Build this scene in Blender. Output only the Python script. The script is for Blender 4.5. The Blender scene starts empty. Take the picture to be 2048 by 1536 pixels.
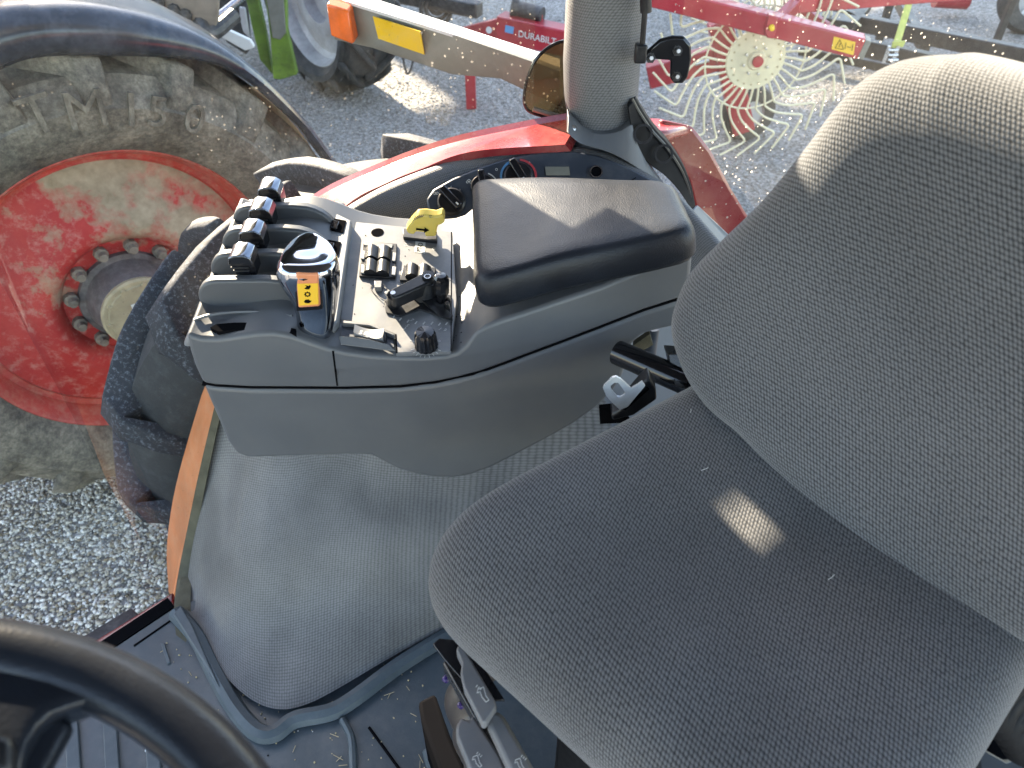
import bpy, bmesh, math, random
import numpy as np
from mathutils import Vector as V, Matrix
random.seed(7); rad = math.radians
sc = bpy.context.scene
# ------------------------------------------------------------------ camera, sky, sun, exposure
PITCH, CAMZ, FPX = rad(42), 2.19, 1540.0
S_, C_ = math.sin(PITCH), math.cos(PITCH)
cam = bpy.data.objects.new('camera', bpy.data.cameras.new('camera'))
sc.collection.objects.link(cam); sc.camera = cam
cam.location = (0, 0, CAMZ); cam.rotation_euler = (math.pi / 2 - PITCH, 0, 0)
cam.data.sensor_width = 36; cam.data.lens = 36 * FPX / 2048
cam.data.dof.use_dof = True; cam.data.dof.focus_distance = 1.15; cam.data.dof.aperture_fstop = 8.0
cam.data.clip_start = 0.02; cam.data.clip_end = 400
SUN_AZ, SUN_EL = rad(33), rad(25)            # azimuth from +Y towards -X
sd = V((-math.sin(SUN_AZ) * math.cos(SUN_EL), math.cos(SUN_AZ) * math.cos(SUN_EL), math.sin(SUN_EL)))
world = bpy.data.worlds.new('World'); sc.world = world; world.use_nodes = True
wn = world.node_tree.nodes; wl = world.node_tree.links
sky = wn.new('ShaderNodeTexSky'); sky.sky_type = 'NISHITA'; sky.sun_disc = False
sky.sun_elevation = SUN_EL; sky.sun_rotation = -SUN_AZ
sky.air_density = 1.0; sky.dust_density = 0.8; sky.ozone_density = 1.0
wl.new(sky.outputs[0], wn['Background'].inputs[0]); wn['Background'].inputs[1].default_value = 0.15
sun = bpy.data.objects.new('sun', bpy.data.lights.new('sun', 'SUN')); sc.collection.objects.link(sun)
sun.data.energy = 5.0; sun.data.angle = rad(0.5); sun.data.color = (1.0, 0.91, 0.76)
sun.rotation_euler = sd.to_track_quat('Z', 'Y').to_euler(); sun.location = (-6, 9, 8)
sc.view_settings.view_transform = 'Standard'; sc.view_settings.look = 'None'
sc.view_settings.use_white_balance = True; sc.view_settings.white_balance_temperature = 7350; sc.view_settings.white_balance_tint = 13
sc.view_settings.exposure = 2.7; sc.view_settings.gamma = 1.0
sc.cycles.max_bounces = 10; sc.cycles.transparent_max_bounces = 16
sc.cycles.caustics_reflective = False; sc.cycles.caustics_refractive = False

# ------------------------------------------------------------------ pixel -> place helpers
def R(px, py):
    u = (px - 1024) / FPX; w = (py - 768) / FPX
    return V((u, C_ - w * S_, -(S_ + w * C_)))
CP = V((0, 0, CAMZ))
def aY(px, py, y): d = R(px, py); return CP + d * (y / d.y)
def aZ(px, py, z): d = R(px, py); return CP + d * ((z - CAMZ) / d.z)
def aX(px, py, x): d = R(px, py); return CP + d * (x / d.x)
def aP(px, py, p0, n): d = R(px, py); return CP + d * ((p0 - CP).dot(n) / d.dot(n))
FLOOR = 0.86

# ------------------------------------------------------------------ object helpers
WL = {}
def link(o): sc.collection.objects.link(o)
def props(o, label=None, cat=None, group=None, kind=None):
    if label: o['label'] = label
    if cat: o['category'] = cat
    if group: o['group'] = group
    if kind: o['kind'] = kind
    return o
def thing(name, loc, label, cat, group=None):
    o = bpy.data.objects.new(name, None); link(o); o.location = loc; o.empty_display_size = .1
    WL[o] = V(loc); return props(o, label, cat, group)
def mk(name, vf, mat, parent=None, smooth=True, bevel=0, seg=2, sub=0, solid=0, uv=None, ang=35):
    verts, faces = vf[0], vf[1]
    vs = [V(v) for v in verts]
    lo = V((min(v.x for v in vs), min(v.y for v in vs), min(v.z for v in vs)))
    hi = V((max(v.x for v in vs), max(v.y for v in vs), max(v.z for v in vs)))
    c = (lo + hi) / 2
    if parent is None: c.z = lo.z
    me = bpy.data.meshes.new(name); me.from_pydata([v - c for v in vs], [], faces)
    bm = bmesh.new(); bm.from_mesh(me); bmesh.ops.recalc_face_normals(bm, faces=bm.faces); bm.to_mesh(me); bm.free()
    me.materials.append(mat)
    if uv:
        l = me.uv_layers.new(name='UVMap')
        for lp in me.loops: l.data[lp.index].uv = uv[lp.vertex_index]
    o = bpy.data.objects.new(name, me); link(o)
    WL[o] = c.copy(); o.location = c
    if parent: o.parent = parent; o.location = c - WL[parent]
    if smooth:
        me.polygons.foreach_set('use_smooth', [True] * len(me.polygons))
        if sub == 0: me.set_sharp_from_angle(angle=rad(ang))
    if solid:
        m = o.modifiers.new('s', 'SOLIDIFY'); m.thickness = solid; m.offset = 0
    if bevel:
        m = o.modifiers.new('b', 'BEVEL'); m.width = bevel; m.segments = seg; m.limit_method = 'ANGLE'; m.angle_limit = rad(32)
        m.harden_normals = False
        me.polygons.foreach_set('use_smooth', [True] * len(me.polygons))
    if sub:
        m = o.modifiers.new('u', 'SUBSURF'); m.levels = sub; m.render_levels = sub
    return o
def local(name, vf, mat, parent, loc, rot, smooth=True, ang=35, bevel=0):   # mesh in its own frame
    me = vf if isinstance(vf, bpy.types.Mesh) else bpy.data.meshes.new(name)
    if not isinstance(vf, bpy.types.Mesh):
        me.from_pydata([V(v) for v in vf[0]], [], vf[1]); me.materials.append(mat)
        bm = bmesh.new(); bm.from_mesh(me); bmesh.ops.recalc_face_normals(bm, faces=bm.faces); bm.to_mesh(me); bm.free()
        if smooth:
            me.polygons.foreach_set('use_smooth', [True] * len(me.polygons)); me.set_sharp_from_angle(angle=rad(ang))
    o = bpy.data.objects.new(name, me); link(o); o.location = loc; o.rotation_euler = rot.to_euler() if hasattr(rot, 'to_euler') else rot
    if parent: o.parent = parent
    if bevel:
        m = o.modifiers.new('b', 'BEVEL'); m.width = bevel; m.segments = 2; m.limit_method = 'ANGLE'
    return o
def join(*parts):
    vs, fs = [], []
    for p in parts:
        n = len(vs); vs += list(p[0]); fs += [[i + n for i in f] for f in p[1]]
    return vs, fs
def prism(poly, vec):
    n = len(poly); vs = [V(p) for p in poly] + [V(p) + V(vec) for p in poly]
    fs = [list(range(n)), list(range(2 * n - 1, n - 1, -1))] + [[i, (i + 1) % n, n + (i + 1) % n, n + i] for i in range(n)]
    return vs, fs
def box(c, s, rot=None):
    vs = [V((x * s[0] / 2, y * s[1] / 2, z * s[2] / 2)) for x in (-1, 1) for y in (-1, 1) for z in (-1, 1)]
    if rot is not None: vs = [rot @ v for v in vs]
    return [v + V(c) for v in vs], [[0, 1, 3, 2], [4, 6, 7, 5], [0, 4, 5, 1], [2, 3, 7, 6], [0, 2, 6, 4], [1, 5, 7, 3]]
def beam(a, b, w, h, up=V((0, 0, 1))):
    a, b = V(a), V(b); d = (b - a).normalized(); sdv = d.cross(up).normalized(); u = sdv.cross(d)
    return prism([a - sdv * w / 2 - u * h / 2, a + sdv * w / 2 - u * h / 2, a + sdv * w / 2 + u * h / 2, a - sdv * w / 2 + u * h / 2], b - a)
def loft(rings, closed=True, caps=True):
    n = len(rings[0]); vs = [p for r in rings for p in r]; fs = []
    for k in range(len(rings) - 1):
        for i in range(n if closed else n - 1):
            j = (i + 1) % n; fs.append([k * n + i, k * n + j, (k + 1) * n + j, (k + 1) * n + i])
    if caps and closed: fs += [list(range(n)), list(range(len(vs) - 1, len(vs) - n - 1, -1))]
    return vs, fs
def frame(axis):
    a = V(axis).normalized(); t = V((0, 0, 1)) if abs(a.z) < .9 else V((1, 0, 0))
    x = t.cross(a).normalized(); return x, a.cross(x), a
def lathe(prof, c, axis, n=48, caps=False, fx=None):
    x, y, a = frame(axis); rings = []
    for r, h in prof:
        rings.append([V(c) + a * h + (x * math.cos(t) + y * math.sin(t)) * (r * (fx(t) if fx else 1)) for t in [2 * math.pi * i / n for i in range(n)]])
    return loft(rings, True, caps)
def cyl(a, b, r0, r1=None, n=20): 
    a, b = V(a), V(b); return lathe([(r0, 0), (r1 or r0, (b - a).length)], a, b - a, n, True)
def spline(pts, k=6):
    pts = [V(p) for p in pts]; P = [pts[0] * 2 - pts[1]] + pts + [pts[-1] * 2 - pts[-2]]; out = []
    for i in range(1, len(P) - 2):
        for j in range(k):
            t = j / k; a, b, c, d = P[i - 1], P[i], P[i + 1], P[i + 2]
            out.append(.5 * ((2 * b) + (c - a) * t + (2 * a - 5 * b + 4 * c - d) * t * t + (3 * b - a - 3 * c + d) * t ** 3))
    return out + [pts[-1]]
def tube(path, r, n=8, caps=True, flat=1.0):
    path = [V(p) for p in path]; rings = []; x = None
    for i, p in enumerate(path):
        d = (path[min(i + 1, len(path) - 1)] - path[max(i - 1, 0)]).normalized()
        if x is None: x, y, _ = frame(d)
        else: x = (x - d * x.dot(d)).normalized(); y = d.cross(x)
        rr = r[i] if isinstance(r, (list, tuple)) else r
        rings.append([p + (x * math.cos(t) + y * math.sin(t) * flat) * rr for t in [2 * math.pi * k / n for k in range(n)]])
    return loft(rings, True, caps)
def text(name, s, size, mat, loc, xdir, ydir, parent, ext=.0006):
    cu = bpy.data.curves.new(name, 'FONT'); cu.body = s; cu.size = size; cu.extrude = ext; cu.align_x = 'CENTER'; cu.align_y = 'CENTER'; cu.resolution_u = 3
    t = bpy.data.objects.new('tmp', cu); me = bpy.data.meshes.new_from_object(t); bpy.data.objects.remove(t)
    x = V(xdir).normalized(); z = x.cross(V(ydir)).normalized(); y = z.cross(x)
    vs = [V(loc) + x * v.co.x + y * v.co.y + z * v.co.z for v in me.vertices]; fs = [list(p.vertices) for p in me.polygons]
    bpy.data.meshes.remove(me)
    return mk(name, (vs, fs), mat, parent, smooth=False)

# ------------------------------------------------------------------ materials
def nt(name):
    m = bpy.data.materials.new(name); m.use_nodes = True; n = m.node_tree.nodes; b = n['Principled BSDF']
    return m, n, m.node_tree.links, b
def coords(n, l, kind='Object', scale=None):
    t = n.new('ShaderNodeTexCoord')
    if scale is None: return t.outputs[kind]
    mp = n.new('ShaderNodeMapping'); mp.inputs['Scale'].default_value = scale; l.new(t.outputs[kind], mp.inputs[0]); return mp.outputs[0]
def noise(n, l, co, scale, detail=4, rough=.6):
    t = n.new('ShaderNodeTexNoise'); t.inputs['Scale'].default_value = scale; t.inputs['Detail'].default_value = detail; t.inputs['Roughness'].default_value = rough
    l.new(co, t.inputs['Vector']); return t.outputs['Fac']
def ramp(n, l, fac, stops):
    r = n.new('ShaderNodeValToRGB'); e = r.color_ramp.elements
    while len(e) < len(stops): e.new(.5)
    for el, (p, c) in zip(e, stops): el.position = p; el.color = (*c, 1) if len(c) == 3 else c
    l.new(fac, r.inputs[0]); return r.outputs[0]
def g(v): return (v, v, v)
def mix(n, l, fac, a, b, mode='MIX'):
    m = n.new('ShaderNodeMix'); m.data_type = 'RGBA'; m.blend_type = mode
    for s, val in ((m.inputs[0], fac), (m.inputs[6], a), (m.inputs[7], b)):
        if hasattr(val, 'is_output') or isinstance(val, bpy.types.NodeSocket): l.new(val, s)
        else: s.default_value = val if isinstance(val, (int, float)) else (*val, 1)
    return m.outputs[2]
def bump(n, l, b, h, strength=.3, dist=.002):
    bp = n.new('ShaderNodeBump'); bp.inputs['Strength'].default_value = strength; bp.inputs['Distance'].default_value = dist
    l.new(h, bp.inputs['Height']); l.new(bp.outputs[0], b.inputs['Normal']); return bp
def pm(name, col, rough=.5, metal=0, var=.12, vs=6, bs=0, bstr=.2, bdist=.001, spec=.5, dust=0, dustcol=(.35, .33, .3), coat=0):
    m, n, l, b = nt(name); co = coords(n, l)
    nz = noise(n, l, co, vs, 5); c1 = tuple(min(1, c * (1 - var)) for c in col); c2 = tuple(min(1, c * (1 + var)) for c in col)
    colr = ramp(n, l, nz, [(.3, c1), (.7, c2)])
    if dust:
        d = ramp(n, l, noise(n, l, co, vs * 3.7, 8, .72), [(.45, g(0)), (.75, g(dust))]); colr = mix(n, l, d, colr, dustcol)
    l.new(colr, b.inputs['Base Color'])
    b.inputs['Metallic'].default_value = metal; b.inputs['Specular IOR Level'].default_value = spec
    rr = ramp(n, l, noise(n, l, co, vs * 2.3, 6), [(.3, g(max(.02, rough * .85))), (.75, g(min(1, rough * 1.2)))]); l.new(rr, b.inputs['Roughness'])
    if coat: b.inputs['Coat Weight'].default_value = coat; b.inputs['Coat Roughness'].default_value = .08
    if bs: bump(n, l, b, noise(n, l, co, bs, 3), bstr, bdist)
    return m
def weave(name, dark, light, pitch, shear=.5, squash=1.0, rough=.9, stain=.25, bstr=.6, sheen=.3, big=0, bigs=(6, 6, 6)):
    m, n, l, b = nt(name); t = n.new('ShaderNodeUVMap')
    sx = n.new('ShaderNodeSeparateXYZ'); l.new(t.outputs[0], sx.inputs[0])
    ad = n.new('ShaderNodeMath'); ad.operation = 'MULTIPLY_ADD'; ad.inputs[1].default_value = shear; l.new(sx.outputs[1], ad.inputs[0]); l.new(sx.outputs[0], ad.inputs[2])
    cx = n.new('ShaderNodeCombineXYZ'); l.new(ad.outputs[0], cx.inputs[0])
    sy = n.new('ShaderNodeMath'); sy.operation = 'MULTIPLY'; sy.inputs[1].default_value = squash; l.new(sx.outputs[1], sy.inputs[0]); l.new(sy.outputs[0], cx.inputs[1])
    v = n.new('ShaderNodeTexVoronoi'); v.voronoi_dimensions = '2D'; v.inputs['Scale'].default_value = 1 / pitch; v.inputs['Randomness'].default_value = .16; l.new(cx.outputs[0], v.inputs['Vector'])
    c = ramp(n, l, v.outputs['Distance'], [(.22, light), (.62, dark)])
    bigc = ramp(n, l, noise(n, l, coords(n, l), 5, 5), [(.32, g(1 - stain)), (.68, g(1.0))])
    c2 = mix(n, l, 1.0, c, bigc, 'MULTIPLY'); l.new(c2, b.inputs['Base Color'])
    inv = n.new('ShaderNodeMath'); inv.operation = 'SUBTRACT'; inv.inputs[0].default_value = 1; l.new(v.outputs['Distance'], inv.inputs[1])
    bp_ = bump(n, l, b, inv.outputs[0], bstr, pitch * .5); b.inputs['Roughness'].default_value = rough
    if big:
        b2 = n.new('ShaderNodeBump'); b2.inputs['Strength'].default_value = big; b2.inputs['Distance'].default_value = .05
        l.new(noise(n, l, coords(n, l, 'Object', bigs), 1.0, 1, .4), b2.inputs['Height']); l.new(b2.outputs[0], bp_.inputs['Normal']); b.inputs['Specular IOR Level'].default_value = .2
    b.inputs['Sheen Weight'].default_value = sheen; b.inputs['Sheen Roughness'].default_value = .5
    return m
M = {}
M['plastic'] = pm('grey_plastic', (.108, .114, .122), .42, var=.10, vs=4, bs=900, bstr=.14, bdist=.0006, dust=.10, dustcol=(.22, .20, .17))
M['plastic_l'] = pm('light_grey_plastic', (.19, .197, .205), .45, var=.06, vs=5, bs=900, bstr=.12, bdist=.0006)
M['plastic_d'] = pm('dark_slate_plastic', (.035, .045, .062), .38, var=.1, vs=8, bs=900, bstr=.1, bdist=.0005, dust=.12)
M['plastic_fin'] = pm('shaded_fin_plastic', (.075, .081, .089), .42, var=.08, vs=5, bs=900, bstr=.12, bdist=.0006)  # darker copy of the grey plastic, shade between fins put into the colour
M['panelgrey'] = pm('panel_grey', (.165, .17, .178), .36, var=.08, vs=9, bs=700, bstr=.1, bdist=.0005, dust=.3, dustcol=(.42, .38, .32))
M['black'] = pm('black_plastic', (.013, .0135, .016), .36, var=.2, vs=20, dust=.05, spec=.35)
M['blackgloss'] = pm('black_gloss', (.010, .010, .012), .12, var=.1, vs=10)
M['blackmetal'] = pm('black_metal', (.012, .012, .013), .28, var=.2, vs=15, dust=.1)
M['matteblack'] = pm('matte_black', (.010, .010, .011), .6, var=.2, vs=15, spec=.15)
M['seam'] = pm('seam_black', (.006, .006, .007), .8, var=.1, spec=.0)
M['chrome'] = pm('chrome', (.46, .48, .52), .09, metal=1, var=.05, vs=9)
M['darkchrome'] = pm('dark_chrome', (.22, .235, .26), .14, metal=1, var=.08, vs=20)
M['steel'] = pm('steel', (.55, .56, .57), .28, metal=1, var=.12, vs=30)
M['orange'] = pm('orange_button', (.72, .26, .12), .4, var=.1, vs=20)
M['yellow'] = pm('yellow_label', (.85, .50, .04), .4, var=.05)
M['ptoy'] = pm('yellow_lever_plastic', (.75, .55, .11), .4, var=.08, vs=30, dust=.15)
M['white'] = pm('white_print', (.62, .62, .60), .6, var=.05)
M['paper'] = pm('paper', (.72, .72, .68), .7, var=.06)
M['bluep'] = pm('blue_print', (.10, .30, .55), .5, var=.05)
M['redp'] = pm('red_print', (.50, .05, .06), .5, var=.05)
M['mat'] = pm('floor_mat_rubber', (.058, .078, .092), .5, var=.18, vs=7, bs=350, bstr=.25, bdist=.001, dust=.12)
M['redpaint'] = pm('red_paint', (.25, .018, .024), .28, var=.12, vs=5, coat=.5, dust=.25, dustcol=(.4, .22, .18))
M['fender_lit'] = pm('sunlit_orange_fender_edge', (.62, .20, .07), .5, var=.18, vs=9, dust=.4, dustcol=(.55, .33, .2))  # brighter orange than the fender red, sunlight put into the colour
M['redrake'] = pm('implement_red', (.36, .018, .03), .35, var=.2, vs=4, coat=.3, dust=.2, dustcol=(.45, .15, .12))
M['cream'] = pm('cream_wire', (.68, .60, .40), .5, var=.12, vs=9)
M['green'] = pm('green_paint', (.13, .22, .03), .45, var=.45, vs=7, dust=.55, dustcol=(.05, .05, .04))
M['greyrim'] = pm('grey_rim', (.42, .42, .42), .45, var=.25, vs=9, dust=.5, dustcol=(.2, .18, .16))
M['darkmetal'] = pm('dark_machine', (.03, .03, .03), .5, var=.5, vs=9, dust=.3)
M['trailer'] = pm('black_trailer_paint', (.012, .012, .013), .45, var=.3, vs=6, dust=.08)
M['flange_glare'] = pm('glare_white_flange', (.62, .62, .60), .4, metal=.2, var=.12, vs=12)  # near-white colour stands in for sun glare on the flange top
M['chassis'] = pm('dusty_chassis', (.20, .165, .13), .7, var=.3, vs=9, dust=.5, dustcol=(.3, .26, .2))
M['fenderblk'] = pm('weathered_black_fender', (.022, .027, .038), .22, var=.3, vs=4, dust=.35, dustcol=(.16, .18, .22), spec=.5)
M['hub'] = pm('muddy_hub', (.42, .34, .21), .8, var=.25, vs=14, bs=60, bstr=.5, bdist=.004)
M['hubgrey'] = pm('purple_grey_hub', (.11, .088, .085), .6, var=.3, vs=14, dust=.3)
M['nut'] = pm('muddy_nut', (.22, .18, .14), .8, var=.35, vs=40, bs=90, bstr=.6, bdist=.004)
M['amber'] = pm('amber_lens', (.75, .13, .01), .15, var=.25, vs=25)
M['reflect'] = pm('yellow_reflector', (.80, .50, .01), .35, var=.1, vs=10, dust=.2)
M['strap'] = pm('yellow_green_strap', (.45, .47, .12), .7, var=.2, vs=20)
M['bellows'] = pm('brown_rubber', (.045, .036, .033), .45, var=.4, vs=12, dust=.35, dustcol=(.16, .12, .09))
M['purple'] = pm('dark_purple', (.03, .015, .10), .25, var=.2)  # dark purple of the bellows clips
M['grime'] = pm('grey_handle', (.17, .175, .185), .45, var=.18, vs=14, dust=.35, dustcol=(.2, .16, .12))
M['zinc'] = pm('zinc_plate', (.60, .62, .64), .38, metal=.35, var=.12, vs=40)
M['foam'] = pm('dirty_foam_seal', (.10, .09, .06), .95, var=.35, vs=20, bs=200, bstr=.5, bdist=.002)
M['greymetal'] = pm('grey_green_sheet', (.17, .17, .14), .5, var=.15, vs=7, dust=.2)
M['blocker_metal'] = pm('blocker_sheet_metal', (.36, .39, .43), .7, var=.3, vs=3)  # sheet metal of the added sun blocker beyond the yard
M['glassclear'] = None
M['seatfab'] = weave('seat_fabric', (.019, .021, .025), (.190, .192, .198), .0036, .5, .85, stain=.35, big=.25, bigs=(7, 7, 7))
M['backfab'] = weave('backrest_fabric', (.020, .022, .026), (.165, .172, .186), .0036, .5, .85, stain=.2, big=.25, bigs=(6, 6, 6))
M['liner'] = weave('woven_vinyl', (.125, .123, .12), (.225, .222, .218), .0044, 0, 1.0, rough=.42, stain=.4, bstr=.3, sheen=0, big=.55, bigs=(9, 4, 2.2))
M['trim'] = weave('perforated_trim', (.070, .072, .076), (.165, .169, .176), .0042, .5, 1.0, rough=.5, stain=.1, bstr=.35, sheen=0)
def leather(nm='black_leather', k=.3, k2=.35, rgh=.36):
    m, n, l, b = nt(nm); co = coords(n, l)
    v = n.new('ShaderNodeTexVoronoi'); v.inputs['Scale'].default_value = 520; l.new(co, v.inputs['Vector'])
    l.new(ramp(n, l, noise(n, l, co, 9, 5), [(.35, (.008, .010, .015)), (.7, (.016, .020, .028))]), b.inputs['Base Color'])
    bp = bump(n, l, b, v.outputs['Distance'], k, .0012)
    b2 = n.new('ShaderNodeBump'); b2.inputs['Strength'].default_value = k2; b2.inputs['Distance'].default_value = .02
    l.new(noise(n, l, co, 13, 2), b2.inputs['Height']); l.new(b2.outputs[0], bp.inputs['Normal'])
    b.inputs['Roughness'].default_value = rgh; b.inputs['Specular IOR Level'].default_value = .35; return m
M['leather'] = leather('black_leather', .25, .10, .40); M['leather_w'] = leather('wheel_leather', .10, .06, .30)
def rubber(name, base, dustc, amt, lo=.42, hi=.66, sc_=9):
    m, n, l, b = nt(name); co = coords(n, l)
    st = coords(n, l, 'Object', (1, 1, .35))
    f1 = ramp(n, l, noise(n, l, co, sc_, 10, .78), [(lo, g(0)), (hi, g(amt))])
    f2 = ramp(n, l, noise(n, l, st, sc_ * 9, 6, .8), [(.35, g(.25)), (.65, g(1))])
    f = mix(n, l, 1.0, f1, f2, 'MULTIPLY'); l.new(mix(n, l, f, base, dustc), b.inputs['Base Color'])
    b.inputs['Roughness'].default_value = .75; bump(n, l, b, noise(n, l, co, 60, 6), .35, .004); return m
M['tyre_n'] = rubber('dusty_tyre', (.040, .036, .030), (.36, .32, .25), .95, .36, .62)
M['tyre_o'] = rubber('own_tyre', (.020, .022, .025), (.16, .165, .17), .35, .48, .75, 30)
M['lug_o'] = rubber('own_lug', (.014, .017, .025), (.30, .33, .40), .6, .52, .64, 120)
M['tyre_g'] = rubber('far_tyre', (.028, .027, .026), (.17, .16, .14), .5)
def rimpaint():
    m, n, l, b = nt('muddy_red_rim'); co = coords(n, l)
    sep = n.new('ShaderNodeSeparateXYZ'); l.new(co, sep.inputs[0])
    nz = noise(n, l, co, 4.2, 7, .62)
    ma = n.new('ShaderNodeMath'); ma.operation = 'MULTIPLY_ADD'; ma.inputs[1].default_value = .42; l.new(sep.outputs[1], ma.inputs[0])
    mx = n.new('ShaderNodeMath'); mx.operation = 'MULTIPLY_ADD'; mx.inputs[1].default_value = .30; l.new(sep.outputs[0], mx.inputs[0]); l.new(nz, mx.inputs[2]); l.new(mx.outputs[0], ma.inputs[2])
    mud = ramp(n, l, ma.outputs[0], [(.56, g(0)), (.585, g(.45)), (.66, g(1))])
    fine = ramp(n, l, noise(n, l, co, 26, 9, .75), [(.50, g(0)), (.66, g(.7))])
    red = ramp(n, l, noise(n, l, co, 7, 4), [(.3, (.42, .016, .016)), (.7, (.55, .045, .035))])
    red = mix(n, l, fine, red, (.58, .25, .20))
    mudc = ramp(n, l, noise(n, l, co, 30, 6), [(.3, (.27, .21, .13)), (.7, (.46, .37, .25))])
    l.new(mix(n, l, mud, red, mudc), b.inputs['Base Color']); b.inputs['Roughness'].default_value = .6
    bump(n, l, b, mud, .5, .004); return m
M['rim'] = rimpaint()
M['rimlip'] = pm('red_rim_lip', (.50, .05, .035), .55, var=.2, vs=9, dust=.55, dustcol=(.55, .32, .22))
def glass(name, dust, tint=(.93, .95, .94), haze=.03, lo=.70):
    m, n, l, b = nt(name); n.remove(b); out = n['Material Output']; co = coords(n, l)
    tr = n.new('ShaderNodeBsdfTransparent'); tr.inputs[0].default_value = (*tint, 1)
    gl = n.new('ShaderNodeBsdfGlossy'); gl.inputs['Roughness'].default_value = .02
    lw = n.new('ShaderNodeLayerWeight'); lw.inputs[0].default_value = .5; p5 = n.new('ShaderNodeMath'); p5.operation = 'POWER'; p5.inputs[1].default_value = 5; l.new(lw.outputs['Facing'], p5.inputs[0]); fr = n.new('ShaderNodeMath'); fr.operation = 'MULTIPLY_ADD'; fr.inputs[1].default_value = .8; fr.inputs[2].default_value = .015; l.new(p5.outputs[0], fr.inputs[0])
    m1 = n.new('ShaderNodeMixShader'); l.new(fr.outputs[0], m1.inputs[0]); l.new(tr.outputs[0], m1.inputs[1]); l.new(gl.outputs[0], m1.inputs[2])
    df = n.new('ShaderNodeBsdfDiffuse'); df.inputs[0].default_value = (.62, .58, .50, 1)
    tl = n.new('ShaderNodeBsdfTranslucent'); tl.inputs[0].default_value = (.62, .58, .50, 1)
    m0 = n.new('ShaderNodeMixShader'); m0.inputs[0].default_value = .5; l.new(df.outputs[0], m0.inputs[1]); l.new(tl.outputs[0], m0.inputs[2])
    v = n.new('ShaderNodeTexVoronoi'); v.inputs['Scale'].default_value = 150; v.inputs['Randomness'].default_value = 1; l.new(co, v.inputs['Vector'])
    rs = n.new('ShaderNodeMath'); rs.operation = 'MULTIPLY'; rs.inputs[1].default_value = .34
    sepc = n.new('ShaderNodeSeparateColor'); l.new(v.outputs['Color'], sepc.inputs[0])
    pw = n.new('ShaderNodeMath'); pw.operation = 'POWER'; pw.inputs[1].default_value = 3.2; l.new(sepc.outputs[0], pw.inputs[0]); l.new(pw.outputs[0], rs.inputs[0])
    lt = n.new('ShaderNodeMath'); lt.operation = 'LESS_THAN'; l.new(v.outputs['Distance'], lt.inputs[0]); l.new(rs.outputs[0], lt.inputs[1])
    patch = ramp(n, l, noise(n, l, co, 2.6, 5, .65), [(.44, g(0)), (lo, g(1))])
    sp = n.new('ShaderNodeMath'); sp.operation = 'MULTIPLY'; l.new(lt.outputs[0], sp.inputs[0]); l.new(patch, sp.inputs[1])
    hz = n.new('ShaderNodeMath'); hz.operation = 'MULTIPLY_ADD'; hz.inputs[1].default_value = haze; hz.inputs[2].default_value = haze * .4; l.new(patch, hz.inputs[0])
    sm = n.new('ShaderNodeMath'); sm.operation = 'MULTIPLY_ADD'; sm.inputs[1].default_value = dust; sm.use_clamp = True; l.new(sp.outputs[0], sm.inputs[0]); l.new(hz.outputs[0], sm.inputs[2])
    m2 = n.new('ShaderNodeMixShader'); l.new(sm.outputs[0], m2.inputs[0]); l.new(m1.outputs[0], m2.inputs[1]); l.new(m0.outputs[0], m2.inputs[2])
    l.new(m2.outputs[0], out.inputs[0]); return m
M['glass'] = glass('dusty_side_glass', .35, haze=.012, lo=.75)
M['glass_r'] = glass('dusty_rear_glass', .8, haze=.025, lo=.6)
M['smoke'] = glass('smoked_glass', .6, tint=(.30, .25, .17), haze=.05)
def gravel():
    m, n, l, b = nt('gravel_yard'); co = coords(n, l, 'Object')
    v = n.new('ShaderNodeTexVoronoi'); v.inputs['Scale'].default_value = 70; l.new(co, v.inputs['Vector'])
    sp = n.new('ShaderNodeSeparateColor'); l.new(v.outputs['Color'], sp.inputs[0])
    c = ramp(n, l, sp.outputs[0], [(0, (.16, .145, .12)), (.5, (.32, .295, .26)), (1, (.52, .49, .45))])
    big = ramp(n, l, noise(n, l, co, .9, 6), [(.3, g(.72)), (.7, g(1.0))]); c = mix(n, l, 1.0, c, big, 'MULTIPLY')
    l.new(c, b.inputs['Base Color']); b.inputs['Roughness'].default_value = .9
    bump(n, l, b, v.outputs['Distance'], .9, .012).invert = True; return m
M['gravel'] = gravel()
def stonemat():
    m, n, l, b = nt('gravel_stone'); gi = n.new('ShaderNodeNewGeometry')
    l.new(ramp(n, l, gi.outputs['Random Per Island'], [(0, (.24, .18, .11)), (.3, (.48, .41, .31)), (.7, (.70, .64, .54)), (1, (.88, .83, .75))]), b.inputs['Base Color'])
    b.inputs['Roughness'].default_value = .85; return m
M['stone'] = stonemat()
M['stone_f'] = pm('yard_stone', (.30, .285, .265), .9, var=.45, vs=25)

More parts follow.
